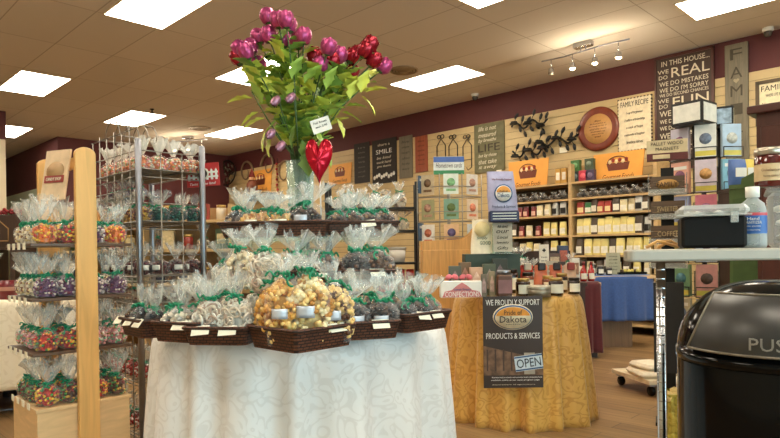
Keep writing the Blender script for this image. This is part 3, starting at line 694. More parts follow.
# big drooping leaves of the outer stems
for i, (px, py, dx, dz, mat_i) in enumerate(((352, 92, .6, .4, 0), (362, 84, .9, .2, 0), (366, 97, .8, -.4, 0), (262, 128, -.5, -.6, 0), (252, 112, -.7, -.3, 4), (246, 103, -.8, .1, 0), (262, 148, -.3, -.9, 0), (346, 120, .5, -.5, 1), (332, 130, .2, -.8, 2), (258, 92, -.5, .6, 0), (270, 70, -.2, .9, 0))):
    pass
sp = thing('foliage_spray', 'bright yellow green leaf spray reaching out at the right of the bouquet', 'foliage', mouth, 0, 'leaf sprays in the bouquet')
def spray(t, pts_px, leaf_px, d):
    P_ = [Vector((0, 0, -.29)), Vector((0, 0, 0))] + [at(x, y, d) - mouth for x, y in pts_px]
    G().tube(P_, .0028, 6).build('stem', stem_m, t)
    for x, y, dx, dz, mi, sc in leaf_px:
        lf = inst(leaves[mi], 'leaf', t, at(x, y, d) - mouth); orient(lf, R0 * dx + U0 * dz - F0 * .15, axis='Y'); lf.scale = (sc * 1.0,) * 3
spray(sp, [(318, 140), (340, 108), (362, 88)], [(361, 93, .2, .9, 0, 1.1), (366, 92, 1, .35, 4, 1.1), (362, 96, .7, -.7, 0, 1.1), (350, 100, .2, .8, 0, 1.), (342, 112, .9, -.3, 1, 1.), (336, 118, .5, -.8, 0, 1.0), (346, 106, .9, .1, 1, .9)], 2.40)
sp = thing('foliage_spray', 'yellow green leaf spray drooping at the left of the bouquet', 'foliage', mouth, 0, 'leaf sprays in the bouquet')
spray(sp, [(288, 150), (268, 120), (252, 92)], [(268, 128, -.4, -.9, 0, 1.1), (258, 112, -.9, -.5, 4, 1.1), (252, 98, -.9, .0, 0, 1.1), (256, 92, -.3, .9, 0, 1.1), (264, 118, -.9, -.3, 0, 1.1), (272, 134, -.3, -.9, 4, 1.2), (262, 104, -.2, .6, 1, 1.1), (276, 120, -.5, -.6, 1, 1.)], 2.38)
sp = thing('foliage_spray', 'green leaf spray in the centre front of the bouquet', 'foliage', mouth, 0, 'leaf sprays in the bouquet')
spray(sp, [(298, 150), (296, 110), (294, 70)], [(284, 62, -.4, .9, 0, 1.1), (292, 80, .3, .9, 1, 1.1), (304, 84, .5, .7, 1, 1.1), (288, 100, -.4, .5, 1, 1.1), (306, 104, .6, -.1, 1, 1.1), (296, 124, -.3, -.8, 3, 1.1), (312, 128, .5, -.6, 1, 1.2), (320, 110, .8, .2, 1, 1.1), (326, 90, .3, .9, 1, 1.1), (302, 140, .2, -.9, 3, 1.), (284, 84, -.6, .3, 0, 1.), (318, 144, .5, -.6, 1, 1.2), (308, 150, .0, -.9, 3, 1.2)], 2.36)
for i, (px, py, wd_) in enumerate(((279, 97, 'upper left'), (294, 94, 'upper right'), (274, 130, 'lower left'), (284, 142, 'lower'))):
    t = thing('foil_bud', '%s mauve foil bud wired among the bouquet stems' % wd_, 'flower', mouth, 0, 'mauve foil buds'); rel = at(px, py, 2.33) - mouth
    G().tube([(0, 0, -.2), (rel.x * .4, rel.y * .4, rel.z * .3), (rel.x * .9, rel.y * .9, rel.z * .8), rel], .002, 5).build('stem', stem_m, t)
    o = inst(blooms['mauve'][0], 'bloom', t, rel); o.scale = (.6, .6, 1.); o.rotation_euler = (PI * .8, .3, 0)
# red heart on a stick, price tag
hp = at(319, 160, 2.30); t = thing('foil_heart', 'shiny red foil heart on a stick in front of the vase', 'heart decoration', hp, AZ)
def heart(u, v):
    a = 2 * PI * u; x = 16 * math.sin(a) ** 3; zz = 13 * math.cos(a) - 5 * math.cos(2 * a) - 2 * math.cos(3 * a) - math.cos(4 * a)
    k = math.sin(v * PI); return (x / 16 * .052 * k, -.03 * math.cos(v * PI) * (1 + .08 * math.sin(14 * x / 16)), (zz + 2) / 16 * .098 * k - .005)
G().sheet(heart, 48, 14, 0, True).build('heart', M('red foil', (190, 16, 44), .2, .55, .15, 20), t)
G().tube([(0, .02, -.06), (.0, .05, -.24)], .003).build('stick', white_m, t)
tp = at(321, 125, 2.27); t = thing('price_tag', 'white handwritten price tag tied on the bouquet above the heart', 'tag', tp, AZ)
Tm = Matrix.Rotation(R_(-18), 4, 'Y')
G().box((0, 0, 0), (.072, .0012, .052), 0, 0, Tm).build('card', white_m, t)
text('Foil Roses', .05, .008, black_ink, t, Tm @ Vector((0, -.001, .012)), tilt=R_(-18)); text('each 2.95', .045, .007, black_ink, t, Tm @ Vector((0, -.001, -.004)), tilt=R_(-18))
G().tube([(0, 0, .02), (-.02, .06, .05), (-.05, .14, .04)], .001, 4).build('string', white_m, t)
# ------------------------------------------------------------------ wooden candy stand (left foreground)
def sh(name, rgb, **k): return M(name, rgb, **k)
co = at(37, 411, 2.39); SX, SY = .34, .36
S0 = Vector((co.x - SX / 2, co.y + SY / 2, 0))
st = thing('candy_stand', 'pine two-post candy stand with tiers of bags over a pale cabinet', 'display stand', S0)
TIERS = (.43, .65, .865, 1.083)
b = G().box((0, 0, .215), (SX, SY, .43 - .016)).build('base_cabinet', maple_m, st, bevel=.003)
G().box((0, 0, .422), (SX + .012, SY + .012, .016)).build('top_board', maple_m, b, bevel=.003)
def post(x, y, w, th, h, z0=0):
    pts = [(-w / 2, z0), (w / 2, z0)] + [(w / 2 * math.cos(a) if a else w / 2, h - w * .35 + w * .35 * math.sin(a)) for a in [k * PI / 12 for k in range(13)]]
    Tm = Matrix.Translation((x, y, 0)) @ Matrix.Rotation(PI / 2, 4, 'Z')
    return G().prism(pts, -th / 2, th / 2, 0, Tm)
post(SX / 2 + .022, .005, .080, .026, 1.475).build('side_post', pine_m, st, bevel=.003)
post(-SX / 2 - .07, -.01, .085, .026, 1.475).build('side_post', pine_m, st, bevel=.003)
G().box((-.02, .03, 1.435), (SX + .09, .026, .045)).build('crossbar', pine_m, st, bevel=.003)
sg = G().box((0, 0, 0), (.135, .008, .215)).build('sign_panel', M('cream sign panel', (226, 196, 158), .5), st, at(56, 175, 2.56) - S0); sg.rotation_euler = (R_(-10), 0, R_(24))
lo_ = G().lathe([(.001, .0), (.04, 0), (.04, .004), (.001, .004)], 24, sx=1.2, T=Matrix.Rotation(PI / 2, 4, 'X')).build('emblem', M('sepia emblem', (176, 140, 96), .6), sg, (0, -.004, .015))
G().box((0, -.007, -.02), (.105, .004, .03)).build('emblem_band', M('brick red band', (150, 58, 50), .6), sg)
text('CANDY SHOP', .085, .014, cream_ink, sg, (0, -.0095, -.02))
for k, z in enumerate(TIERS[1:]):
    tr = G().box((0, 0, z - .006), (SX + .02, SY + .03, .012)).build('shelf_tray', M('brown tray', (92, 68, 50), .4), st, bevel=.002)
for k, z in enumerate(TIERS):
    for j in range(4):
        G().box((-.125 + j * .075, -SY / 2 - (.017 if k else .012), z - (.01 if k else -.004)), (.034, .002, .026)).build('price_card', paper_m, st)
tn = ['lowest', 'second lowest', 'second highest', 'top']
KK = [['darkmix', 'multi', 'darkmix', 'darkmix'], ['pastel', 'multi', 'pastel', 'pastel'], ['cream', 'purple', 'purple', 'purple'], ['cream', 'orange', 'multi', 'purple']]
for k, z in enumerate(TIERS):
    g_ = 'candy bags on the %s tier of the wooden stand' % tn[k]
    front = [(.125, -.13), (.125, -.045), (.125, .06), (.125, .145)]
    for j, (x, y) in enumerate(front):
        kd = KK[k][j] if j else KK[k][1]
        if k == 3: kd = ['orange', 'multi', 'purple', 'orange'][j]
        if k == 0: kd = ['multi', 'darkmix', 'multi', 'darkmix'][j]
        bag(kd, S0 + Vector((x, y, z + .001)), AZ + rnd.uniform(-.3, .3), '%s bag from left along the front, %s tier of the wooden stand' % (ORD[j], tn[k]), g_, .98)
    for j, (x, y) in enumerate([(.03, -.135), (-.055, -.135), (-.14, -.13)]):
        bag(KK[k][0], S0 + Vector((x, y, z + .001)), AZ + rnd.uniform(-.3, .3), '%s bag from the corner, left side, %s tier of the wooden stand' % (ORD[j], tn[k]), g_, .95)
    for j, (x, y) in enumerate([(.03, -.045), (-.05, -.04), (.03, .05), (.02, .14)]):
        bag(KK[k][(j + 1) % 4], S0 + Vector((x, y, z + .001)), rnd.uniform(0, 6), '%s bag of the inner row on the %s tier of the wooden stand' % (ORD[j], tn[k]), g_, .98)

# ------------------------------------------------------------------ chrome wire rack behind it
p1 = flat(at(138, 150, 3.0)); RX, RY = .62, .34
rk = thing('wire_display_rack', 'chrome four-post wire display rack with arched top and candy shelves', 'display rack', (p1.x - RX / 2, p1.y + RY / 2, 0))
for sx, sy in ((1, -1), (1, 1), (-1, -1), (-1, 1)):
    G().lathe([(.016, 0), (.016, 1.60), (.012, 1.606)], 14, (sx * RX / 2, sy * RY / 2, 0)).build('post', steel_m, rk)
g = G()
for i in range(1, 7): x = RX / 2 - i * .1; g.tube([(x, -RY / 2, .06), (x, -RY / 2, 1.66 + (.02 if i % 2 else 0))], .0035, 5)
for z in (.12, .25, .38, .51, .64, .77, .9, 1.03, 1.16, 1.29, 1.42, 1.55, 1.66): g.tube([(RX / 2, -RY / 2, z), (-RX / 2, -RY / 2, z)], .0032, 5)
g.build('grid_panel', wire_m, rk)
g = G()
for i in range(1, 3): y = -RY / 2 + i * RY / 3; g.tube([(RX / 2, y, .06), (RX / 2, y, 1.55)], .0035, 5)
for z in (.25, .51, .77, .9, 1.03, 1.16, 1.29, 1.42, 1.55): g.tube([(RX / 2, -RY / 2, z), (RX / 2, RY / 2, z)], .0032, 5)
g.build('grid_panel', wire_m, rk)
g = G()
for i in range(5):
    y = -RY / 2 + .02 + i * .05
    g.tube([(-.06 + .10 * math.cos(a), y, 1.66 + .09 * math.sin(a)) for a in [k * PI / 12 for k in range(13)]], .0035, 5)
g.tube([(-.06, -RY / 2 + .02, 1.75), (-.06, -RY / 2 + .22, 1.75)], .0035, 5).tube([(.04, -RY / 2, 1.66), (.04, -RY / 2 + .22, 1.66)], .0035, 5).tube([(-.16, -RY / 2, 1.66), (-.16, -RY / 2 + .22, 1.66)], .0035, 5)
g.build('arched_top', wire_m, rk)
RSH = (.14, .40, .66, .79, .925, 1.20, 1.46)
for z in RSH:
    g = G(); 
    for i in range(11): x = -RX / 2 + i * RX / 10; g.tube([(x, -RY / 2, z), (x, RY / 2, z)], .003, 4)
    for y in (-RY / 2, -RY / 6, RY / 6, RY / 2): g.tube([(-RX / 2, y, z - .004), (RX / 2, y, z - .004)], .004, 4)
    if z > .9: g.box((0, 0, z + .002), (RX - .02, RY - .02, .004), 1)
    g.build('wire_shelf', [wire_m, M('shelf liner', (120, 104, 84), .6)], rk)
RC = Vector(rk.location)
RK = {.14: ['redfoil', 'teal'], .40: ['redfoil', 'teal'], .66: ['beans', 'redfoil'], .79: ['beans', 'maroon'], .925: ['maroon', 'maroon'], 1.20: ['autumn', 'teal'], 1.46: ['taffy', 'taffy']}
rn = {.14: 'bottom', .40: 'second lowest', .66: 'third lowest', .79: 'middle', .925: 'third highest', 1.20: 'second highest', 1.46: 'top'}
for z, (ka, kb) in RK.items():
    g_ = 'candy bags on the %s shelf of the wire rack' % rn[z]; s = .72 if z in (.66, .79) else 1.0
    for j in range(5):
        bag(ka, RC + Vector((RX / 2 - .10 - j * .105, -RY / 2 + .06, z + .005)), AZ + rnd.uniform(-.5, .5), '%s bag from front post, left grid side, %s shelf of wire rack' % (ORD[j], rn[z]), g_, s, white_m if ka == 'maroon' else None, ribbon=ka not in ('maroon', 'taffy'))
    for j in range(3):
        bag(kb, RC + Vector((RX / 2 - .07, -RY / 2 + .135 + j * .09, z + .005)), AZ + rnd.uniform(-.5, .5), '%s bag from front post, right grid side, %s shelf of wire rack' % (ORD[j], rn[z]), g_, s, white_m if kb == 'maroon' else None, ribbon=kb not in ('maroon', 'taffy'))
# purple shred bags hang in a small tray on the left grid
tr = thing('wire_tray', 'small wire tray of purple bags hooked inside the left grid of the wire rack', 'tray', RC + Vector((-.12, -RY / 2 + .09, 1.335)))
g = G()
for y in (-.07, 0, .07): g.tube([(-.2, y, 0), (.3, y, 0)], .003, 4)
for x in (-.2, -.1, 0, .1, .2, .3): g.tube([(x, -.075, 0), (x, .075, 0)], .003, 4)
g.tube([(-.2, -.075, .03), (.3, -.075, .03)], .003, 4); g.build('tray', wire_m, tr)
for j in range(5): bag('plum', Vector(tr.location) + Vector((.24 - j * .095, 0, .005)), AZ + rnd.uniform(-.5, .5), '%s purple bag from the front post in the hooked tray of the wire rack' % ORD[j], 'purple bags in the hooked tray', .62)

# red sign with the picket fence, hung on the rear post of the rack
p = at(203, 175, 3.30); t = thing('hanging_sign', 'red sign with white picket fence and round emblem beside the rear rack post', 'sign', p, AZ)
Tm = Matrix.Rotation(R_(-4), 4, 'Y'); red_sign = M('red sign board', (186, 44, 44), .5)
b = G().box((0, 0, 0), (.178, .006, .125), 0, 0, Tm).build('board', red_sign, t)
g = G()
for i in range(7): g.prism([(-.08 + i * .0245, -.028), (-.068 + i * .0245, -.028), (-.068 + i * .0245, .022), (-.074 + i * .0245, .032), (-.08 + i * .0245, .022)], -.006, -.004, 0, Tm)
g.box((0, -.005, -.012), (.166, .002, .009), 0, 0, Tm).box((0, -.005, .012), (.166, .002, .009), 0, 0, Tm); g.build('picket_fence', white_m, b)
G().lathe([(.001, 0), (.034, 0), (.034, .003), (.001, .003)], 24, T=Tm @ Matrix.Translation((0, -.0065, .006)) @ Matrix.Rotation(PI / 2, 4, 'X')).lathe([(.026, .003), (.026, .004), (.014, .004), (.014, .003)], 20, mi=1, T=Tm @ Matrix.Translation((0, -.0065, .006)) @ Matrix.Rotation(PI / 2, 4, 'X')).build('emblem', [cream_ink, black_ink], b)
text('Taste of the land', .14, .014, white_m, b, (0, -.0045, -.047), tilt=R_(-4), shear=.3)
G().tube([(0, .004, .06), (0, .06, .09)], .002, 4).build('hook', wire_m, t)

# ------------------------------------------------------------------ far left: cream table, crate, pots
q = flat(at(8, 300, 4.35)); round_table(.53, .752, q, 'round table hidden under the cream cloth at the left edge')
skirt_cloth('tablecloth', .535, .756, .56, cream_cloth, 'cream cloth over a table at the left edge behind the candy stand', q, 15, .025, .03, 5)
p = at(8, 300, 4.0); t = thing('flower_pot', 'wine red pot with a pale rim band on the cream table at left edge', 'pot', (p.x, p.y, .7575))
G().lathe([(.001, 0), (.055, 0), (.068, .12), (.06, .12), (.05, .01), (.001, .01)], 24).build('body', M('wine glaze', (110, 26, 32), .3), t)
G().lathe([(.0625, .055), (.0655, .08)], 24, cap=False).build('band', M('pale band', (190, 140, 120), .5), t)
p = at(3, 262, 4.1); t = thing('martini_glass', 'stemmed glass with a green drink shape on the cream table at left edge', 'glass', (p.x - .06, p.y - .06, .7575))
G().lathe([(.045, 0), (.045, .004), (.005, .01), (.005, .18), (.075, .30), (.072, .30), (.004, .185)], 24, cap=False).build('glass', glass_m, t)
G().lathe([(.001, .187), (.06, .28), (.001, .281)], 20).build('filling', M('green filling', (120, 140, 70), .4), t)
p = flat(at(14, 262, 5.0)); t = thing('dark_shelf', 'dark narrow wooden shelf tower behind the cream table', 'shelf', p, AZ)
for x in (-.16, .08): G().box((x, 0, .6), (.04, .3, 1.2)).build('upright', darkwood_m, t)
for z in (.3, .72, 1.10): G().box((-.04, 0, z), (.26, .3, .02)).build('board', darkwood_m, t)
t = thing('wooden_crate', 'dark wooden crate with a carved house outline at the left edge', 'crate', (p.x - .04, p.y - .03, 1.111), AZ)
b = G().box((0, 0, .13), (.28, .24, .26)).build('box', darkwood_m, t, bevel=.004)
g = G(); z0 = .05; hs = [(-.08, z0), (.08, z0), (.08, z0 + .1), (0, z0 + .17), (-.08, z0 + .1)]
g.tube([(x, -.124, z) for x, z in hs + hs[:1]], .005, 5).box((0, -.122, .12), (.02, .004, .03)); g.build('house_outline', M('tan outline', (170, 130, 80), .6), b)
for j, (dx, dz) in enumerate(((-.09, .29), (.0, .30), (.09, .295), (-.04, .33), (.05, .335))):
    u = R0 * dx; G_ = thing('red_berry_pick', '%s red berry pick from the left on the dark wooden crate' % ORD[j], 'decoration', (p.x + u.x - .03, p.y + u.y - .03, 1.371), 0, 'red berry picks')
    g = G()
    for k in range(7): g.ball((rnd.uniform(-.03, .03), rnd.uniform(-.03, .03), .03 + rnd.uniform(-.015, .02)), .016, 1)
    g.build('berries', M('berry red', (150, 30, 34), .35), G_); G().tube([(0, 0, 0), (0, 0, .03)], .003, 4).build('stem', stem_m, G_)
# white flowers beyond the pine stand
for j, (px, py, d) in enumerate(((24, 268, 4.6), (30, 262, 4.7), (64, 262, 4.5), (70, 258, 4.6))):
    p = at(px, py, d); bag('teal' if j < 2 else 'cream', (p.x, p.y, .757) if j < 2 else (p.x, p.y, .757), AZ, '%s bag from left on the cream table behind the pine stand' % ORD[j], 'bags on the cream table', 1.3)

# ------------------------------------------------------------------ gold table with jars
GC = flat(at(517, 295, 3.9))
round_table(.375, .752, GC, 'round table hidden under the gold damask cloth')
skirt_cloth('tablecloth', .382, .756, .745, gold_damask, 'gold damask cloth falling in folds over the jar table', GC, 17, .044, .06, 11)
GZ = .7585
def gpos(px, d): p = at(px, 290, d); return (p.x, p.y, GZ)
# poster
pp = at(513, 342, 3.41); po = thing('poster', 'dark brown support poster with oval logo hung on the gold cloth', 'poster', pp, AZ)
Tt = R_(0)
dk = M('poster brown', (58, 44, 36), .35, var=.04)
bd = G().box((0, 0, 0), (.333, .004, .512)).build('sheet', dk, po)
text('WE PROUDLY SUPPORT', .30, .032, white_m, bd, (0, -.003, .222))
def disc(rx, rz_, y, mat, parent, loc, name): return G().lathe([(.001, 0), (rx, 0), (rx, .002), (.001, .002)], 40, T=Matrix.Rotation(PI / 2, 4, 'X') @ Matrix.Diagonal((1, rz_ / rx, 1, 1)).to_4x4()).build(name, mat, parent, (loc[0], y, loc[2]))
def dome(rx, rz_, y, mat, parent, loc, name, cut=.08):
    pts = [(rx * math.cos(a), rz_ * math.sin(a)) for a in [cut + (PI - 2 * cut) * k / 24 for k in range(25)]]
    return G().prism(pts, y - .002, y, 0).build(name, mat, parent, loc)
lg = disc(.112, .072, -.0025, M('logo cream', (226, 214, 184), .5), bd, (0, 0, .14), 'logo_oval'); lg['label'] = 'oval cream, orange and blue logo'
disc(.106, .067, -.004, M('logo blue', (48, 84, 130), .5), lg, (0, 0, 0), 'logo_ring'); disc(.100, .061, -.0055, M('logo cream', (226, 214, 184), .5), lg, (0, 0, -.003), 'logo_field')
dome(.094, .052, -.0075, M('logo orange', (222, 150, 52), .5), lg, (0, 0, .004), 'logo_sky')
text('Pride of', .10, .026, darkwood_m, lg, (.0, -.0105, .026)); text('Dakota', .15, .036, M('logo ink', (52, 40, 40), .6), lg, (0, -.0105, -.012))
text('products & services', .08, .007, black_ink, lg, (0, -.009, -.04))
text('PRODUCTS & SERVICES', .30, .032, white_m, bd, (0, -.003, .035))
ph = G().prism([(-.166, -.02), (.166, -.10), (.166, -.185), (-.166, -.185)], -.004, -.002).build('photo_area', M('photo brown', (112, 84, 62), .5, var=.5, scale=24), bd)
for k in range(4): G().box((-.145 + .045 * k, -.0045, -.10), (.008, .001, .12)).build('door_bar', M('photo dark', (70, 50, 40), .5), ph)
G().box((.09, -.0045, -.12), (.06, .001, .12)).build('door_glass', M('photo pale', (176, 164, 146), .5), ph)
os_ = G().box((0, 0, 0), (.155, .002, .085)).build('open_sign', M('pale blue sign', (206, 220, 230), .5), ph, (.085, -.0062, -.115)); os_.rotation_euler = (0, R_(-7), 0)
G().box((0, -.0005, .036), (.155, .002, .008)).box((0, -.0005, -.036), (.155, .002, .008)).build('border', M('logo blue', (48, 84, 130), .5), os_)
text('OPEN', .135, .05, M('open ink', (30, 44, 62), .5), os_, (0, -.002, 0))
text('Find the best products and services local companies have', .28, .009, white_m, bd, (.02, -.003, -.198)); text('available online at our state program page', .27, .009, white_m, bd, (.01, -.003, -.213)); text('department of agriculture', .24, .006, cream_ink, bd, (0, -.003, -.238))
G().box((-.0, -.001, .258), (.06, .006, .012)).build('tape', film_m, po)
# confections box
p = at(462, 288, 3.55); t = thing('confections_box', 'white confections box with pink arched label at the left of the gold table', 'box', (p.x, p.y, GZ), AZ)
b = G().box((0, .05, .047), (.248, .10, .094)).build('box', white_m, t, bevel=.002)
a_ = G().prism([(-.115, -.046), (.115, -.046), (.10, -.012), (.06, -.004), (.03, .022), (0, .04), (-.03, .022), (-.06, -.004), (-.10, -.012)], -.002, 0).build('pink_label', M('dusty pink', (206, 128, 128), .6), b, (0, 0, .048))
text('CONFECTIONS', .20, .03, white_m, a_, (0, -.003, -.028)); text('Sweet Treats', .10, .013, M('logo blue', (48, 84, 130), .5), a_, (0, -.003, 0))
# jars, tins and boxes
amber = M('amber jam', (120, 60, 34), .15, coat=.6); darkj = M('dark preserve', (46, 24, 20), .15, coat=.6); goldlid = M('gold lid', (190, 160, 96), .3, .8)
def jar(px, d, r, h, label, body=darkj, lid=goldlid, lab=paper_m, grp='jars on the gold table', sq=False):
    t = thing('jar', label, 'jar', gpos(px, d), AZ + rnd.uniform(-.2, .2), grp)
    if sq: G().box((0, 0, h * .42), (2 * r, 2 * r, h * .84), ch=.008).build('body', body, t)
    else: G().lathe([(.001, 0), (r, .002), (r, h * .78), (r * .86, h * .85), (.001, h * .85)], 22).build('body', body, t)
    G().lathe([(.001, h * .84), (r * .9, h * .84), (r * .92, h), (r * .86, h * 1.01), (.001, h * 1.01)], 22).build('lid', lid, t)
    if sq: G().box((0, -r - .001, h * .4), (1.8 * r, .001, h * .5)).build('label', lab, t)
    else: G().sheet(lambda u, v: ((r + .001) * math.cos(-PI / 2 + (u - .5) * 2.0), (r + .001) * math.sin(-PI / 2 + (u - .5) * 2.0), h * (.16 + .5 * v)), 8, 1).build('label', lab, t)
    return t
jar(504, 3.56, .043, .155, 'tall square jar with blue and orange sunset label on the gold table', M('spice brown', (96, 62, 42), .3), steel_m, M('sunset label', (150, 106, 104), .5, var=.35, scale=9), sq=True)
jar(523, 3.58, .042, .105, 'short dark jar with square label beside the sunset jar', darkj, goldlid)
jar(556, 3.60, .042, .105, 'dark jar with cream label right of the grey tin', darkj, goldlid)
jar(574, 3.70, .036, .10, 'dark jar at the right edge of the gold table', darkj, M('dark lid', (50, 44, 40), .35, .6))
jar(548, 3.78, .036, .11, 'rear amber jar behind the grey tin', amber, goldlid)
jar(562, 3.86, .036, .12, 'rear dark jar behind the cream labelled jar', darkj, goldlid)
jar(512, 3.86, .038, .15, 'rear tall dark jar behind the sunset jar', darkj, M('dark lid', (50, 44, 40), .35, .6))
jar(528, 3.84, .036, .13, 'rear amber jar behind the short dark jar', amber, M('dark lid', (50, 44, 40), .35, .6))
t = thing('tin', 'wide grey lidded tin at the front of the gold table', 'tin', gpos(539, 3.54)); G().lathe([(.001, 0), (.066, 0), (.066, .05), (.001, .05)], 32).build('body', M('grey tin', (150, 142, 126), .35, .6), t); G().lathe([(.069, .046), (.069, .062), (.064, .066), (.001, .066)], 32, cap=False).build('lid', M('grey tin lid', (176, 168, 150), .35, .6), t)
for j, (px, d, w_, h_, rgb, lb) in enumerate(((484, 3.56, .022, .135, (120, 110, 92), 'narrow grey carton beside the confections box'), (492, 3.58, .022, .15, (150, 134, 104), 'narrow tan carton beside the square jar'),
                                         (476, 3.74, .05, .17, (210, 170, 140), 'small arched carton with pink picture behind the confections box'), (489, 3.74, .05, .19, (86, 92, 72), 'arched dark green carton behind the narrow cartons'), (455, 3.74, .05, .18, (84, 88, 76), 'grey green carton at the rear left of the gold table'), (465, 3.84, .05, .20, (120, 96, 70), 'brown carton at the rear left of the gold table'), (500, 3.80, .06, .22, (60, 64, 56), 'dark carton in the rear middle of the gold table'))):
    t = thing('carton', lb, 'carton', gpos(px, d), AZ + rnd.uniform(-.15, .15), 'cartons on the gold table')
    G().box((0, 0, h_ / 2), (w_ * 1.5, w_, h_)).build('box', M('carton %d' % j, rgb, .5), t, bevel=.002)
    G().prism([(-w_ * .5, h_ * .2), (w_ * .5, h_ * .2), (w_ * .5, h_ * .6), (0, h_ * .85), (-w_ * .5, h_ * .6)], -w_ / 2 - .001, -w_ / 2).build('picture', M('carton picture %d' % j, (min(255, rgb[0] + 60), min(255, rgb[1] + 40), min(255, rgb[2] + 50)), .5, var=.3, scale=40), t)
for j, (px, lb) in enumerate(((452, 'left pink ribbon bow poking above the confections box'), (466, 'right pink ribbon bow poking above the confections box'))):
    t = thing('pink_bow', lb, 'bow', gpos(px, 3.68), AZ, 'pink bows'); g = G()
    for s_ in (-1, 1): g.ball((s_ * .02, 0, .115), (.022, .012, .016), 2, rot=Matrix.Rotation(s_ * .5, 4, 'Y'))
    g.ball((0, 0, .115), .009, 1); g.build('loops', M('pink bow', (214, 110, 120), .4), t); G().tube([(0, 0, 0), (0, 0, .115)], .004, 5).build('stalk', wire_m, t)
for j, (px, d, rgb, rgb2) in enumerate(((541, 4.05, (226, 128, 92), (40, 30, 26)), (556, 4.08, (214, 120, 84), (40, 30, 26)), (527, 4.1, (190, 60, 44), (200, 190, 170)), (570, 4.05, (226, 190, 160), (150, 60, 50)))):
    t = thing('gift_pouch', '%s orange pink gift pouch from the left at the back of the gold table' % ORD[[1, 2, 0, 3][j]], 'pouch', gpos(px, d), AZ, 'gift pouches'); 
    G().sheet(lambda u, v: ((.05 - .018 * v ** 2) * math.cos(2 * PI * u) * (1.0 if v < .8 else 1.25), .03 * (1 - v * .85) * math.sin(2 * PI * u), .17 * v), 24, 8, 0, True).build('pouch', M('pouch %d' % j, rgb, .4, trans=.0), t)
    G().box((0, -.028, .16), (.05, .02, .05), ch=.006).build('cap', M('pouch cap %d' % j, rgb2, .4), t)
# ------------------------------------------------------------------ back wall: signs and wall art
YB = YW - .024            # face of the slats
def wall_rect(x0, y0, x1, y1, Y=None):
    """photo box -> x centre, z centre, width, height on the wall plane"""
    Y = YB if Y is None else Y; mx, my = (x0 + x1) / 2, (y0 + y1) / 2
    a, b, c, d = on_y(x0, my, Y), on_y(x1, my, Y), on_y(mx, y0, Y), on_y(mx, y1, Y)
    return (a.x + b.x) / 2, (c.z + d.z) / 2, b.x - a.x, c.z - d.z
def wall_board(name, label, cat, rect, mat, th=.02, group=None, part='board'):
    x, z, w_, h_ = wall_rect(*rect); t = thing(name, label, cat, (x, YB - th / 2 - .001, z), 0, group)
    b_ = G().box((0, 0, 0), (w_, th, h_)).build(part, mat, t, bevel=.002); return t, b_, w_, h_, -th / 2 - .0015
sgrp = 'signs on the slatwall'
t, b, w_, h_, yf = wall_board('wall_sign', 'large dark brown house rules sign reading REAL and FUN', 'sign', (657, 54, 714, 168), darkwood_m, .03, sgrp)
g = G()
for sx in (-1, 1): g.box((sx * w_ / 2, -.005, 0), (.025, .04, h_ + .03))
for sz in (-1, 1): g.box((0, -.005, sz * h_ / 2), (w_ + .03, .04, .025))
g.build('frame', espresso_m, t)
def rows(parent, yf, w_, h_, items, mat):
    for txt, xc, wf, zc, hf in items: text(txt, wf * w_, hf * h_, mat, parent, (xc * w_, yf, zc * h_))
rows(b, yf, w_, h_, [('IN THIS HOUSE...', .03, .84, .445, .045), ('WE', -.36, .2, .375, .035), ('DO', -.36, .16, .325, .035), ('REAL', .12, .66, .355, .085), ('WE DO MISTAKES', 0, .86, .265, .04), ("WE DO I'M SORRY", 0, .86, .21, .04), ('WE DO SECOND CHANCES', 0, .86, .165, .028), ('WE', -.36, .2, .115, .035), ('DO', -.36, .16, .065, .035), ('FUN', .12, .62, .09, .085),
                     ('WE DO HUGS', 0, .86, .0, .05), ('WE DO FORGIVENESS', 0, .86, -.07, .035), ('WE DO REALLY LOUD', 0, .86, -.13, .035), ('WE DO FAMILY', 0, .86, -.20, .05), ('WE DO LOVE', 0, .86, -.28, .05), ('WE DO PATIENCE', 0, .86, -.36, .045)], cream_ink)
t, b, w_, h_, yf = wall_board('wall_sign', 'tall narrow weathered board with FAMILY cut down its length', 'sign', (726, 44, 749, 160), greywood_m, .03, sgrp)
dk2 = M('carved dark', (70, 64, 50), .8)
for i, ch in enumerate('FAMILY'):
    text(ch, w_ * .52, h_ * .095, dk2, b, (0, yf, h_ * (.41 - i * .158)))
def heart_pts(s): return [(s * math.sin(a) ** 3, s * (13 * math.cos(a) - 5 * math.cos(2 * a) - 2 * math.cos(3 * a) - math.cos(4 * a)) / 16) for a in [2 * PI * k / 28 for k in range(28)]]
G().prism(heart_pts(w_ * .13), yf - .004, yf).build('carved_heart', M('pale wood heart', (150, 140, 112), .7), b, (0, 0, h_ * .18))
t, b, w_, h_, yf = wall_board('wall_sign', 'white family recipe board with scalloped dark edge', 'sign', (619, 98, 652, 150), M('aged white board', (232, 218, 186), .6), .02, sgrp)
g = G(); n = 16
for i in range(n):
    for s_ in (-1, 1): g.ball((s_ * w_ / 2, 0, (i / (n - 1) - .5) * h_), .014, 1)
for i in range(11):
    for s_ in (-1, 1): g.ball(((i / 10 - .5) * w_, 0, s_ * h_ / 2), .014, 1)
g.build('scalloped_edge', M('dark edge', (66, 50, 36), .6), t)
rows(b, yf, w_, h_, [('FAMILY RECIPE', 0, .84, .40, .10)], black_ink)
for i, s_ in enumerate(('1 cup of forgiveness', '2 pillars of friendship', 'a sack of hope', 'a spoonful of laughter', 'limitless kisses')): text(s_, w_ * (.5 + .12 * (i % 2)), h_ * .06, black_ink, b, (0, yf, h_ * (.22 - i * .14)), shear=.3)
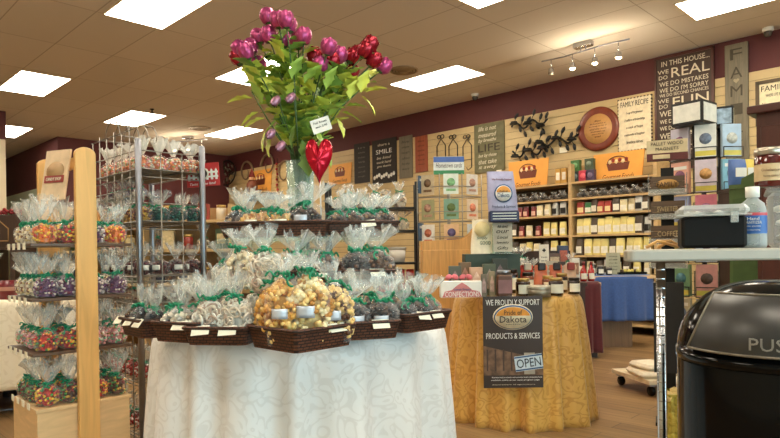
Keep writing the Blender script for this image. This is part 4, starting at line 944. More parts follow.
t, b, w_, h_, yf = wall_board('framed_sign', 'cream family sign in a dark frame at the right edge of the wall', 'sign', (758, 80, 800, 122), M('cream print', (230, 216, 178), .6), .015, sgrp, 'print')
g = G()
for sx in (-1, 1): g.box((sx * w_ / 2, -.005, 0), (.035, .035, h_ + .035))
for sz in (-1, 1): g.box((0, -.005, sz * h_ / 2), (w_, .035, .035))
g.build('frame', M('olive frame', (84, 68, 44), .6), t)
rows(b, yf, w_, h_, [('FAMILY', -.08, .66, .34, .13), ('WHERE LIFE BEGINS', -.05, .5, .17, .07)], black_ink); text('& love never ends', w_ * .55, h_ * .12, brown_ink, b, (-.05, yf, -.05 * h_), shear=.3)
t, b, w_, h_, yf = wall_board('wall_sign', 'square grey green sign with LIFE in large letters', 'sign', (475, 123, 505, 172), M('grey green board', (104, 100, 70), .7, var=.2, scale=10), .02, sgrp)
for s_, zc, hh in (('life is not', .40, .09), ('measured', .27, .09), ('by breaths', .15, .09), ('but by those', -.16, .09), ('that take', -.28, .09), ('it away', -.40, .09)): text(s_, w_ * .6, h_ * hh, cream_ink, b, (-.05 * w_, yf, zc * h_), shear=.3)
text('LIFE', w_ * .72, h_ * .15, M('dark letter', (50, 40, 28), .7), b, (0, yf, 0))
g_ = G().box((0, 0, 0), (.09, .003, .05)).build('price_card', paper_m, t, (w_ * .33, yf - .004, -h_ * .52))
t, b, w_, h_, yf = wall_board('wall_sign', 'rusty red wooden board sign between the barn wood and the wire hooks', 'sign', (416, 136, 428, 172), rust_m, .02, sgrp)
for i in range(6): text(('bless', 'this', 'home', 'with', 'love', 'always')[i], w_ * .55, h_ * .05, brown_ink, b, (0, yf, h_ * (.36 - i * .13)), shear=.2)
t, b, w_, h_, yf = wall_board('wall_sign', 'weathered grey board sign left of the rusty red board', 'sign', (400, 136, 413, 178), greywood_m, .02, sgrp)
for i in range(6): text(('live', 'simply', 'laugh', 'often', 'love', 'deeply')[i], w_ * .6, h_ * .06, dk2, b, (0, yf, h_ * (.36 - i * .13)), shear=.2)
t, b, w_, h_, yf = wall_board('wall_sign', 'black sign reading SMILE with white flowers along the bottom', 'sign', (373, 139, 397, 183), M('chalk black', (40, 34, 30), .7), .02, sgrp)
text('share a', w_ * .5, h_ * .06, cream_ink, b, (0, yf, .38 * h_)); text('SMILE', w_ * .66, h_ * .10, white_m, b, (.0, yf, .22 * h_))
for i in range(3): text(('be kind', 'work hard', 'give thanks')[i], w_ * .6, h_ * .06, cream_ink, b, (0, yf, h_ * (.08 - i * .1)), shear=.3)
g = G()
for i in range(9): g.ball(((i / 8 - .5) * w_ * .8, yf, -.36 * h_ + .02 * (i % 3)), (.035, .008, .04), 1)
g.build('white_flowers', white_m, b)
t, b, w_, h_, yf = wall_board('wall_sign', 'plain black sign with faint lines beside the SMILE sign', 'sign', (355, 143, 370, 183), M('chalk black', (40, 34, 30), .7), .02, sgrp)
for i in range(7): text(('in', 'this', 'kitchen', 'we', 'dance', 'and', 'laugh')[i], w_ * .45, h_ * .045, M('faint chalk', (110, 104, 92), .7), b, (0, yf, h_ * (.38 - i * .12)))
# orange gourmet signs
def gourmet(rect, label, Y):
    x, z, w2, h2 = wall_rect(*rect, Y); t = thing('gourmet_sign', label, 'sign', (x, Y, z), 0, 'orange food signs')
    b = G().prism([(-w2 / 2, -h2 / 2), (w2 * .44, -h2 / 2), (w2 / 2, h2 / 2), (-w2 / 2, h2 / 2)], -.006, .006).build('board', M('apricot board', (232, 164, 74), .6, var=.06, scale=6), t)
    g = G().prism([(-w2 * .2, -h2 * .12), (w2 * .18, -h2 * .12), (w2 * .22, h2 * .14), (-w2 * .24, h2 * .14)], -.009, -.006, 0)
    g.tube([(w2 * .2 * math.cos(a) - .01, -.009, h2 * .14 + h2 * .22 * math.sin(a)) for a in [k * PI / 10 for k in range(11)]], .006, 5)
    for k in range(6): g.ball((w2 * (-.17 + .065 * k), -.009, h2 * (.18 + .05 * (k % 2))), (w2 * .04, .005, h2 * .08), 1, k % 2 + 1)
    g.build('basket_picture', [M('print brown', (110, 52, 34), .6), M('print cream', (236, 214, 168), .6), M('print red', (150, 50, 40), .6)], b)
    text('Gourmet Foods', w2 * .62, h2 * .17, brown_ink, b, (-.01 * w2, -.0075, -h2 * .33), shear=.3); return t
SHY, SH0 = 7.20, 7.60
gourmet((594, 152, 645, 181), 'large apricot gourmet sign with basket picture on the right bay of the shelf unit', 7.36)
gourmet((509, 160, 549, 189), 'apricot gourmet sign with basket picture on the left bay of the shelf unit', 7.36)
gourmet((329, 164, 352, 184), 'small apricot gourmet sign on the wall behind the red heart', YB - .02)
gourmet((250, 170, 272, 194), 'apricot gourmet sign low on the wall behind the brittle bags', YB - .02)
# round wooden plaque
x, z, w2, h2 = wall_rect(579, 107, 620, 151); r = .5 * h2
t = thing('round_plaque', 'round reddish wooden plaque with pale engraved centre', 'plaque', (x, YB - .02, z))
Tp = Matrix.Rotation(PI / 2, 4, 'X') @ Matrix.Diagonal((w2 / h2, 1, 1, 1)).to_4x4()
G().lathe([(.001, -.015), (r, -.015), (r, .01), (r * .92, .025), (r * .72, .012), (.001, .010)], 48, T=Tp).build('rim', M_wood('mahogany rim', (122, 54, 34), .75, rough=.3), t)
ct = G().lathe([(.001, .012), (r * .68, .014), (r * .68, .0), ], 48, T=Tp).build('centre', M('pale engraved wood', (206, 156, 96), .45, var=.08), t)
for i in range(7): text(('Bless', 'the food before us', 'the family beside us', 'and the love', 'between us', 'give us this day', 'amen')[i], r * (.3, .75, .85, .8, .7, .6, .3)[i], r * .07, brown_ink, t, (0, -.016, r * (.36 - i * .12)), shear=.3)
# three vine candle holders
for i, (px, py, wd_) in enumerate(((529, 124, 'upper left'), (557, 141, 'right-hand middle'), (530, 152, 'lower left'))):
    p = on_y(px, py, YB - .04); t = thing('vine_sconce', '%s black iron vine wall sconce with curling leaves' % wd_, 'wall art', p, 0, 'black vine wall sconces')
    Lw = .58 if i != 1 else .66; g = G(); pts = [(-Lw / 2 + Lw * k / 24, -.01 * math.sin(k), .05 * math.sin(k * .55 + i)) for k in range(25)]
    g.tube(pts, .014, 6); g.build('vine', black_m, t)
    g = G()
    for k in range(2, 24, 2):
        b0 = Vector(pts[k]); s_ = 1 if k % 4 else -1; a = rnd.uniform(.4, 1.2) * s_
        g.tube([b0, b0 + Vector((.03, -.02, .035 * s_)), b0 + Vector((.05, -.02, .075 * s_))], .005, 5)
        g.ball(b0 + Vector((.055, -.022, .095 * s_)), (.028, .008, .055), 1, rot=Matrix.Rotation(a * .6, 4, 'Y'))
    g.build('leaf_scrolls', black_m, t)
    for k in (3, 12, 21):
        b0 = Vector(pts[k]); g = G(); g.tube([b0 + Vector((.055 * math.cos(q), -.05 + .05 * math.sin(q), -.02)) for q in [2 * PI * j / 16 for j in range(17)]], .012, 5)
        g.lathe([(.001, 0), (.04, 0), (.05, .04)], 14, b0 + Vector((0, -.05, -.03)), 0, cap=False); g.build('candle_cup', black_m, t)
# three house-shaped wire hooks with bows
for i, px in enumerate((442, 454, 468)):
    x, z, w2, h2 = wall_rect(px - 5, 134, px + 5, 171); t = thing('wire_wall_hook', '%s of the three bow-topped black wire hooks from the left' % ORD[i], 'wall hook', (x, YB - .02, z), 0, 'bow-topped wire hooks')
    W = w2 * .42; g = G(); g.tube([(-W, 0, -h2 * .42), (-W, 0, h2 * .18), (0, 0, h2 * .36), (W, 0, h2 * .18), (W, 0, -h2 * .42)], .008, 5)
    g.tube([(-W, 0, -h2 * .2), (W, 0, -h2 * .2)], .006, 5).tube([(-W, 0, -h2 * .42), (-W * .6, -.05, -h2 * .5), (-W * .3, -.05, -h2 * .42)], .007, 5).tube([(W, 0, -h2 * .42), (W * .6, -.05, -h2 * .5), (W * .3, -.05, -h2 * .42)], .007, 5); g.build('frame', black_m, t)
    g = G()
    for s_ in (-1, 1): g.tube([(0, 0, h2 * .38)] + [(s_ * (W * .4 + W * .4 * math.cos(q)), -.01, h2 * .42 + h2 * .05 * math.sin(q)) for q in [PI - 2 * PI * j / 10 for j in range(11)]], .007, 5)
    g.build('bow', black_m, t)
# round dark basket-work disc, antler scrolls and gnome at the far end of the wall
x, z, w2, h2 = wall_rect(217, 160, 236, 186, 7.5); t = thing('metal_wall_disc', 'round dark pierced metal disc at the far left end of the slatwall', 'wall art', (x, 7.5, z))
r = h2 / 2; g = G(); Tp = Matrix.Rotation(PI / 2, 4, 'X') @ Matrix.Diagonal((w2 / h2, 1, 1, 1)).to_4x4()
g.lathe([(r * .96, -.01), (r, 0), (r * .96, .02), (r * .9, .01)], 36, T=Tp, cap=False); g.build('rim', black_m, t)
g = G()
for k in range(34):
    a, q = rnd.uniform(0, 6.28), r * .85 * math.sqrt(rnd.random()); g.ball((q * math.cos(a) * w2 / h2, rnd.uniform(-.01, .01), q * math.sin(a)), (.06, .012, .03), 1, k % 3 == 0, rot=Matrix.Rotation(a, 4, 'Y'))
g.build('pierced_leaves', [M('bronze leaf', (60, 52, 40), .4, .6), M('pewter leaf', (140, 132, 112), .4, .6)], t)
for i, (px, py, s_, wd_) in enumerate(((246, 172, 1., 'leftmost'), (268, 165, -1., 'middle'), (284, 172, 1., 'rightmost'))):
    p = on_y(px, py, YB - .03); t = thing('scroll_hanger', '%s of three pale curled scroll hangers behind the brittle bags' % wd_, 'wall art', p, 0, 'curled scroll hangers')
    g = G(); g.tube([(s_ * (.28 - .2 * k / 20) * math.cos(k * .33), 0, .26 * math.sin(k * .33) * (1 - k / 40)) for k in range(21)], .03, 7, r1=.008); g.build('scroll', M('horn brown', (122, 100, 76), .5), t)
p = on_y(277, 178, YB - .05); t = thing('berry_garland', 'hanging garland of red and brown beads on the far wall', 'garland', p); g = G()
for k in range(12): g.ball((.02 * math.sin(k * 2), 0, .3 - k * .055), .032, 1, k % 2)
g.build('beads', [M('berry red', (150, 30, 34), .35), M('tan bead', (176, 132, 80), .5)], t); G().tube([(0, .02, .42), (0, 0, -.34)], .005, 4).build('cord', black_m, t)
p = on_y(252, 181, 7.3); t = thing('gnome_figure', 'small brown gnome figure with pointed hat on the far wall ledge', 'figurine', p)
G().lathe([(.001, -.24), (.11, -.24), (.12, -.08), (.07, .02), (.001, .03)], 18).build('body', M('gnome coat', (112, 62, 40), .7), t); G().ball((0, -.01, .06), .06, 2).build('head', M('gnome face', (206, 160, 120), .6), t); G().lathe([(.075, .08), (.05, .16), (.001, .28)], 16).build('hat', M('gnome hat', (120, 40, 34), .7), t)
t['category'] = 'figurine'
t = thing('wall_ledge', 'narrow wooden ledge under the gnome on the far wall', 'ledge', (p.x, 7.45, p.z - .26)); G().box((0, 0, 0), (.9, .34, .03)).build('board', shelfwood_m, t, bevel=.003)
G().box((-.35, .08, -.08), (.03, .16, .14)).build('bracket', black_m, t); G().box((.35, .08, -.08), (.03, .16, .14)).build('bracket', black_m, t)

# ------------------------------------------------------------------ tan shelf unit with soup mixes
su = thing('shelf_unit', 'tan two-bay wall shelf unit filled with bags of mixes', 'shelf unit', (-3.88, 7.40, 0))
XS = (-5.02, -3.88, -2.80); ZS = (1.895, 1.685, 1.48, 1.215, .955, .72, .42, .12)
for k, x in enumerate(XS): G().box((x + 3.88, 0, 1.065), (.045, .40, 2.13)).build('upright', shelfwood_m, su, bevel=.003)
for a, bb in ((0, 1), (1, 2)):
    for z in ZS: G().box(((XS[a] + XS[bb]) / 2 + 3.88, 0, z - .0125), (XS[bb] - XS[a] - .045, .385, .025)).build('shelf', shelfwood_m, su)
G().box((0, .195, .95), (2.2, .01, 1.86)).build('back_panel', M('dark back panel', (96, 74, 52), .8), su)
def pouch_mesh(w_, h_, d_, top, body, lab):
    g = G()
    def fn(u, v):
        a = 2 * PI * u; k = 1 if v < .6 else 1 - (v - .6) * 1.5
        e = .6; c_, s_ = math.cos(a), math.sin(a)
        return (w_ / 2 * math.copysign(abs(c_) ** e, c_) * (1 - .08 * v), d_ / 2 * math.copysign(abs(s_) ** e, s_) * max(.12, k), h_ * v)
    g.sheet(fn, 16, 8, 0, True)
    g.box((0, -d_ / 2 * .95 - .002, h_ * .33), (w_ * .72, .006, h_ * .42), 1); g.box((0, 0, h_ * .95), (w_ * .9, d_ * .3, h_ * .12), 2)
    return g.mesh('pouch', [body, lab, top])
cl = M('soup yellow', (232, 214, 130), .35); wl = M('white label', (236, 230, 212), .6); bk = M('bag black', (34, 30, 28), .35)
PM = {'yellow': pouch_mesh(.10, .185, .06, M('bag olive', (130, 126, 66), .4), cl, wl), 'dark': pouch_mesh(.10, .185, .06, bk, M('bag brown', (74, 58, 40), .35), wl), 'red': pouch_mesh(.11, .16, .06, M('bag orange', (220, 130, 60), .4), M('bag red', (170, 52, 40), .35), M('label cream', (232, 206, 150), .5)),
      'green': pouch_mesh(.11, .155, .06, M('bag white', (226, 222, 208), .4), M('bag green', (56, 120, 66), .35), wl), 'pink': pouch_mesh(.09, .15, .05, M('bag white', (226, 222, 208), .4), M('bag maroon', (128, 40, 44), .35), M('label pink', (224, 180, 160), .5)), 'pale': pouch_mesh(.10, .16, .06, M('bag white', (226, 222, 208), .4), M('bag cream', (222, 206, 160), .4), wl), 'grey': pouch_mesh(.10, .18, .06, M('bag grey', (170, 170, 164), .35), M('bag silver', (190, 188, 180), .3, .3), bk)}
g = G()
for k in range(9): g.ball((rnd.uniform(-.055, .055), rnd.uniform(-.03, .03), .035 + rnd.uniform(0, .03)), rnd.uniform(.025, .035), 1, k % 2, .1)
loaf_me = g.mesh('contents', [M('dark pasta', (58, 50, 42), .4), M('grey pasta', (120, 112, 98), .4)])
loaf_wrap = wrap_mesh(.15, .1, .075, .12, 0, .3).mesh('wrap', [film_m, film_top_m])
shn = {1.895: 'top board', 1.685: 'first shelf', 1.48: 'second shelf', 1.215: 'third shelf', .955: 'fourth shelf', .72: 'fifth shelf'}
def shelf_row(bay, z, kinds, sc=1.0, noun=None):
    x0, x1 = XS[bay] + .07, XS[bay + 1] - .07; n = len(kinds); bn = ('left', 'right')[bay]
    for i, kd in enumerate(kinds):
        if kd is None: continue
        x = x0 + (x1 - x0) * (i + .5) / n
        col = {'yellow': 'yellow soup', 'dark': 'dark soup', 'red': 'red and orange soup', 'green': 'green', 'pink': 'maroon and pink', 'pale': 'cream', 'grey': 'silver grey'}.get(kd, 'dark pasta')
        nm = 'pasta_bag' if kd == 'loaf' else 'soup_pouch'
        t = thing(nm, '%s, %s from left on the %s from top, %s bay' % (('dark pasta bag' if kd == 'loaf' else col + ' pouch'), ORD[i], shn[z], bn), 'pasta bag' if kd == 'loaf' else 'pouch', (x + rnd.uniform(-.01, .01), 7.26 + rnd.uniform(-.015, .02), z + .0015), rnd.uniform(-.25, .25), '%s bay %s bags' % (bn, shn[z]), sc * rnd.uniform(.93, 1.05))
        if kd == 'loaf': inst(loaf_me, 'contents', t); inst(loaf_wrap, 'wrap', t)
        else: inst(PM[kd], 'pouch', t)
shelf_row(1, 1.685, ['loaf'] * 7, 1.0); shelf_row(0, 1.685, ['loaf'] * 7, 1.0)
shelf_row(1, 1.48, ['red', 'green', 'dark', 'red', 'red', 'dark', 'pale', 'pale', 'grey', 'dark'], .95); shelf_row(0, 1.48, ['pale', 'pale', 'pink', 'pink', 'pink', 'pale', 'pale', 'grey', 'grey'], .95)
shelf_row(1, 1.215, ['yellow', 'yellow', 'dark', 'yellow', 'yellow', 'yellow', 'yellow', 'yellow', 'dark', 'grey'], 1.1); shelf_row(0, 1.215, ['pink', 'dark', 'pink', 'pale', 'pink', 'yellow', 'yellow', 'yellow'], .95)
shelf_row(1, .955, ['dark', 'yellow', 'yellow', 'yellow', 'dark', 'yellow', 'yellow', 'yellow', 'yellow'], 1.1); shelf_row(0, .955, ['pale', 'dark', 'pale', 'yellow', 'pale', 'dark', 'yellow', 'yellow'], 1.0)
shelf_row(1, .72, ['dark', 'pale', 'dark', 'grey', 'pale', 'dark', 'yellow', 'pale'], .95)
# small boxes on top of the unit
for i, (px, py, rgb, lb) in enumerate(((575, 164, (64, 110, 60), 'green tea box standing on the dark box, right bay top'), (589, 163, (70, 84, 62), 'dark green tea box standing on the violet box, right bay top'), (575, 175, (44, 58, 62), 'dark tea box at the left of the right bay top'), (583, 175, (190, 60, 80), 'rose red tea box in the middle of the right bay top'), (590, 175, (70, 56, 86), 'violet tea box beside the large gourmet sign'))):
    x, z, w2, h2 = wall_rect(px - 3.8, py - 5.6, px + 3.8, py + 5.6, 7.3); t = thing('tea_box', lb, 'box', (x, 7.33, 1.897 + (0 if i > 1 else .143)), 0, 'tea boxes on the shelf unit')
    b = G().box((0, 0, .071), (.118, .07, .142)).build('box', M('tea box %d' % i, rgb, .4), t, bevel=.002); G().lathe([(.001, 0), (.036, 0), (.036, .002), (.001, .002)], 18, T=Matrix.Translation((0, -.036, .075)) @ Matrix.Rotation(PI / 2, 4, 'X')).build('round_label', M('tea label %d' % i, tuple(min(255, q + 50) for q in rgb), .5), b)
for i, px in enumerate((558, 564)):
    x, z, w2, h2 = wall_rect(px - 3, 166, px + 3, 183, 7.3); t = thing('gold_box', '%s tall gold box on the left bay top' % ('left', 'right')[i], 'box', (x, 7.33, 1.897), 0, 'gold boxes'); G().box((0, 0, .1), (.075, .07, .2)).build('box', M('gold box', (206, 160, 80), .35, .3), t, bevel=.002); G().box((0, -.036, .1), (.05, .002, .1)).build('label', wl, t)
p = on_y(563, 150, YB - .01)
t = thing('hanging_card', 'small white price card clipped below the vine sconces', 'price card', (p.x, YB - .004, p.z)); G().box((0, 0, 0), (.11, .003, .07)).build('card', paper_m, t); t['category'] = 'price card'
# ------------------------------------------------------------------ oak podium and card spinner
p = flat(at(455, 270, 4.7)); t = thing('oak_podium', 'honey oak podium with a scrolled top behind the confections box', 'podium', p, AZ)
b = G().box((0, .12, .52), (.50, .36, 1.04)).build('body', oak_m, t, bevel=.004)
G().prism([(-.25, 1.04), (.25, 1.04), (.25, 1.20), (.20, 1.235), (.13, 1.16), (.06, 1.12), (-.25, 1.11)], -.05, -.02).build('scroll_front', oak_m, t)
G().prism([(-.25, 1.04), (.25, 1.04), (.25, 1.20), (.20, 1.235), (.13, 1.16), (.06, 1.12), (-.25, 1.11)], .26, .29).build('scroll_back', oak_m, t)
c5 = flat(at(449, 230, 5.25)); t = thing('card_spinner', 'white wire card spinner full of greeting cards behind the oak podium', 'card rack', c5, AZ)
G().tube([(0, 0, 0), (0, 0, 1.80)], .015, 8).lathe([(.22, 0), (.22, .02), (.03, .04)], 24).build('stand', wire_m, t)
g = G()
for sx in (-.27, -.09, .10, .28):
    g.tube([(sx, -.14 if abs(sx) < .2 else -.02, .85), (sx, -.14 if abs(sx) < .2 else -.02, 1.68)], .005, 5)
for k in range(4):
    z = .86 + .21 * k
    g.tube([(-.27, -.02, z), (-.09, -.15, z), (.10, -.15, z), (.28, -.02, z)], .004, 5).tube([(-.27, -.02, z + .08), (-.09, -.18, z + .08), (.10, -.18, z + .08), (.28, -.02, z + .08)], .004, 5)
    for sx in (-.27, .28): g.tube([(sx, -.02, z), (0, 0, z)], .004, 5)
g.build('pockets', wire_m, t)
hd = G().box((0, -.05, 1.76), (.26, .008, .15)).build('header_sign', M('header white', (226, 228, 222), .6), t)
G().box((0, -.0555, 1.81), (.26, .004, .045)).build('sky_band', M('header blue', (74, 104, 170), .6), hd); G().box((0, -.0555, 1.70), (.26, .004, .035)).build('grass_band', M('header green', (58, 132, 84), .6), hd)
text('Hometown cards', .22, .04, darkwood_m, hd, (0, -.0555, 1.76), shear=.2)
cardc = [[(186, 170, 140), (214, 224, 214), (206, 200, 190)], [(150, 150, 110), (120, 160, 140), (216, 196, 170)], [(218, 216, 208), (214, 180, 140), (196, 206, 210)], [(226, 224, 216), (120, 130, 150), (220, 190, 150)]]
pn = ['top', 'second', 'third', 'bottom']
for r_ in range(4):
    for q in range(3):
        ang = (R_(-36), 0, R_(36))[q]; x, y = ((-.185, -.10), (.005, -.165), (.19, -.10))[q]; z = .87 + .21 * (3 - r_)
        k = thing('greeting_card', '%s greeting card in the %s row of the white wire spinner' % (('left', 'middle', 'right')[q], pn[r_]), 'card', c5 + Matrix.Rotation(AZ, 3, 'Z') @ Vector((x, y, 0)) + Vector((0, 0, z + .005)), AZ + ang, 'cards on the wire spinner')
        G().box((0, 0, .085), (.125, .006, .17)).build('card', M('card %d%d' % (r_, q), cardc[r_][q], .6), k)
        g = G(); g.lathe([(.001, 0), (.035, 0), (.035, .002), (.001, .002)], 14, T=Matrix.Translation((0, -.004, .10)) @ Matrix.Rotation(PI / 2, 4, 'X')); g.box((0, -.004, .035), (.08, .002, .02)); g.build('picture', M('card art %d%d' % (r_, q), [(110, 84, 58), (120, 170, 120), (170, 130, 110), (90, 110, 60), (200, 120, 90), (90, 80, 120)][(r_ * 2 + q) % 6], .6, var=.4, scale=60), k)
for i, (px, py) in enumerate(((421, 185), (421, 232))):
    pz = at(px, py, 5.2); k = thing('magazine', '%s blue magazine at the left side of the white wire spinner' % ('upper', 'lower')[i], 'magazine', pz, AZ + R_(65), 'blue magazines on the spinner'); G().box((0, 0, 0), (.10, .012, .15)).build('cover', M('magazine blue', (52, 82, 112), .35), k); G().box((0, -.007, .04), (.08, .002, .02)).build('title_band', white_m, k)

# riser with tote, note card and the blue bag sign
rp = gpos(491, 4.05); t = thing('display_riser', 'dark green display box standing on the gold table', 'display box', rp, AZ)
G().box((0, 0, .125), (.36, .16, .25)).build('box', M('dark green box', (54, 70, 58), .5), t, bevel=.003)
ZR = GZ + .2515
p = at(483, 250, 4.0); t = thing('tote_bag', 'white cloth tote with green print standing on the dark green box', 'bag', (p.x, p.y, ZR), AZ)
G().sheet(lambda u, v: (.078 * math.copysign(abs(math.cos(2 * PI * u)) ** .5, math.cos(2 * PI * u)) * (1 - .12 * v) + .004 * math.sin(20 * u + 6 * v), .035 * math.sin(2 * PI * u) * (1 - .6 * v) , .22 * v + .006 * math.sin(2 * PI * u * 3) * v), 36, 8, 0, True).build('body', M('natural cotton', (236, 226, 200), .8), t)
G().lathe([(.001, 0), (.05, 0), (.05, .003), (.001, .003)], 20, T=Matrix.Translation((-.01, -.034, .16)) @ Matrix.Rotation(PI / 2, 4, 'X')).build('round_print', M('print straw', (224, 204, 150), .7), t)
text('Simply', .07, .022, M('print green', (60, 96, 60), .7), t, (-.01, -.038, .10), shear=.3); text('GOOD', .07, .024, M('print green', (60, 96, 60), .7), t, (.01, -.038, .07))
p = at(503, 252, 3.92); t = thing('note_stand', 'clear stand with a handwritten note card under the blue sign', 'card stand', (p.x, p.y, ZR), AZ)
G().box((0, 0, .003), (.15, .09, .006)).box((0, .012, .16), (.13, .004, .32)).build('stand', glass_m, t)
n_ = G().box((0, .005, .105), (.122, .002, .19)).build('note', M('grey note', (190, 182, 164), .7), t)
for i, s_ in enumerate(('Ask about', 'our', 'Local', 'Specialty', 'Gifts')): text(s_, .07 + .012 * (i % 2), .020, black_ink, n_, (0, .003, .175 - i * .035), shear=.25)
p = at(502, 197, 3.90); t = thing('bag_sign', 'lavender plastic bag sign with round logo and navy band above the note card', 'sign', p, AZ)
lav = M('lavender plastic', (168, 166, 196), .25); W2, H2 = .095, .163
def bfn(u, v):
    a = 2 * PI * u; z = (v - .5) * 2; k = 1 - .12 * max(0, z)
    return (W2 * k * math.copysign(abs(math.cos(a)) ** .7, math.cos(a)) - .012 * z, .03 * math.sin(a) * (1 - .75 * abs(z) ** 3), H2 * z)
G().sheet(bfn, 32, 12, 0, True).build('bag', lav, t)
nb = G().box((0, 0, 0), (.192, .062, .075)).build('navy_band', M('navy', (32, 36, 70), .35), t, (.009, -.0, -.125), bevel=.01)
for i in range(3): G().box((0, -.032, .02 - i * .018), (.15, .002, .004)).build('small_print', white_m, nb)
l2 = G().lathe([(.001, 0), (.058, 0), (.058, .003), (.001, .003)], 32, T=Matrix.Rotation(PI / 2, 4, 'X')).build('logo_ring', M('logo blue', (48, 84, 130), .5), t, (.003, -.031, .02))
G().lathe([(.001, 0), (.05, 0), (.05, .003), (.001, .003)], 32, T=Matrix.Rotation(PI / 2, 4, 'X')).build('logo_field', white_m, l2, (0, -.003, 0))
G().prism([(.046 * math.cos(a), .046 * math.sin(a)) for a in [.15 + (PI - .3) * k / 20 for k in range(21)]], -.009, -.0065).build('logo_sun', M('logo orange', (222, 150, 52), .5), l2)
text('Dakota', .075, .026, M('logo blue', (48, 84, 130), .5), l2, (0, -.009, -.012)); text('Pride of', .05, .013, darkwood_m, l2, (0, -.011, .014))
text('We Proudly Support', .13, .017, M('logo ink red', (120, 40, 50), .5), t, (-.004, -.026, .108)); text('Products & Services', .15, .018, M('navy', (32, 36, 70), .35), t, (.006, -.032, -.063))

# ------------------------------------------------------------------ black rack and shelves between wall and candy table
p = flat(at(392, 240, 6.0)); t = thing('black_shelf_rack', 'black metal shelf rack seen right of the top tier baskets', 'shelf rack', p, AZ)
for x in (-.62, .24): 
    for y in (-.15, .15): G().box((x, y, .85), (.035, .035, 1.70)).build('upright', black_m, t)
RZ = (.35, .64, .93, 1.24, 1.46)
for z in RZ: G().box((-.19, 0, z - .012), (.86, .33, .02)).build('shelf', black_m, t)
def on_rack(x, z, y=-.05): v = Matrix.Rotation(AZ, 3, 'Z') @ Vector((x, y, 0)); return (p.x + v.x, p.y + v.y, z)
for i in range(6): bag(('snow', 'pretzel')[i % 2], on_rack(-.52 + i * .12, 1.461), AZ + rnd.uniform(-.3, .3), '%s white bag from left on the top shelf of the black rack' % ORD[i], 'bags on the black rack top', 1.15)
for i in range(5): bag(('clusterchoc', 'snow', 'choc')[i % 3], on_rack(-.45 + i * .14, 1.241), AZ, '%s bag from left on the second shelf of the black rack' % ORD[i], 'bags on the second rack shelf', 1.2)
for i in range(3):
    t = thing('white_tub', '%s white tub from left on the middle shelf of the black rack' % ORD[i], 'tub', on_rack(-.35 + i * .2, .931), AZ, 'tubs on the black rack'); G().lathe([(.001, 0), (.07, 0), (.085, .13), (.001, .13)], 20).build('body', white_m, t); G().lathe([(.089, .12), (.089, .145), (.001, .15)], 20).build('lid', M('grey lid', (190, 186, 176), .5), t)
for i in range(4):
    t = thing('red_packet', '%s red packet from left on the low shelf of the black rack' % ORD[i], 'packet', on_rack(-.1 + i * .09, .641, -.08), AZ + .2, 'red packets on the black rack'); G().box((0, 0, .11), (.075, .04, .22), ch=.008).build('packet', M('packet red', (164, 34, 34), .35), t); G().box((0, -.021, .12), (.05, .002, .07)).build('label', wl, t)

# ------------------------------------------------------------------ product table in the middle distance
p = flat(at(538, 280, 5.3)); pt = thing('product_table', 'dark product table crowded with gift goods behind the gold table', 'table', p, AZ)
G().box((-.06, 0, .74), (.80, .55, .03)).build('tabletop', darkwood_m, pt, bevel=.003)
for sx in (-.42, .30):
    for sy in (-.24, .24): G().box((sx, sy, .362), (.05, .05, .725)).build('leg', darkwood_m, pt)
def pos(base, x, y, z): v = Matrix.Rotation(AZ, 3, 'Z') @ Vector((x, y, 0)); return (base.x + v.x, base.y + v.y, z)
G().box((-.06, .16, .80), (.78, .2, .09)).build('riser', darkwood_m, pt); G().box((-.06, .16, .93), (.78, .012, .18)).build('riser_back', darkwood_m, pt)
for i, (x, y, z, kd, s_) in enumerate(((-.36, .15, .846, 'snow', 1.3), (-.24, .15, .846, 'brittle', 1.3), (-.12, .14, .846, 'snow', 1.35), (-.32, -.05, .756, 'pastel', 1.2), (-.20, -.06, .756, 'redfoil', 1.2), (-.08, -.05, .756, 'pastel', 1.2), (.30, .10, .846, 'snow', .9))):
    bag(kd, pos(p, x, y, z), AZ, '%s bag from left on the dark product table' % ORD[i], 'bags on the product table', s_, white_m if i % 2 else None)
t = thing('note_card', 'tall white note card with a small cross emblem on the product table', 'card', pos(p, .06, .02, .756), AZ); b = G().box((0, 0, .16), (.085, .004, .32)).build('card', M('note white', (232, 228, 214), .6), t); G().box((0, -.003, .27), (.03, .002, .012)).box((0, -.003, .27), (.012, .002, .03)).build('emblem', black_ink, b)
for i in range(4): text(('fresh', 'from the', 'prairie', 'kitchen')[i], .05, .014, black_ink, b, (0, -.003, .21 - i * .03))
t = thing('note_card', 'smaller grey note card below the tall white one on the product table', 'card', pos(p, .08, -.16, .756), AZ); b = G().box((0, 0, .09), (.10, .004, .18)).build('card', M('grey note', (190, 182, 164), .7), t)
for i in range(4): text(('made', 'by hand', 'in small', 'batches')[i], .06, .014, black_ink, b, (0, -.003, .14 - i * .03))
for i, (x, y, z, w_, h_, c_, c2) in enumerate(((.17, .12, .846, .11, .15, (96, 70, 58), (200, 180, 150)), (.26, .15, .846, .09, .22, (64, 74, 98), (170, 90, 70)), (.17, -.04, .756, .11, .17, (70, 60, 58), (190, 190, 190)), (.26, -.02, .756, .08, .14, (60, 96, 150), (230, 230, 225)), (.29, -.10, .756, .07, .2, (226, 222, 210), (150, 110, 80)), (.29, .02, .756, .06, .12, (214, 190, 150), (120, 84, 60)), (.22, -.17, .756, .07, .10, (80, 50, 40), (220, 200, 160)))):
    t = thing('gift_box', '%s gift box from left at the right half of the product table' % ORD[i], 'box', pos(p, x, y, z), AZ + rnd.uniform(-.2, .2), 'gift boxes on the product table'); b = G().box((0, 0, h_ / 2), (w_, .05, h_)).build('box', M('gift box %d' % i, c_, .45), t, bevel=.003); G().box((0, -.026, h_ * .55), (w_ * .75, .002, h_ * .5)).build('picture', M('gift picture %d' % i, c2, .5, var=.35, scale=40), b)
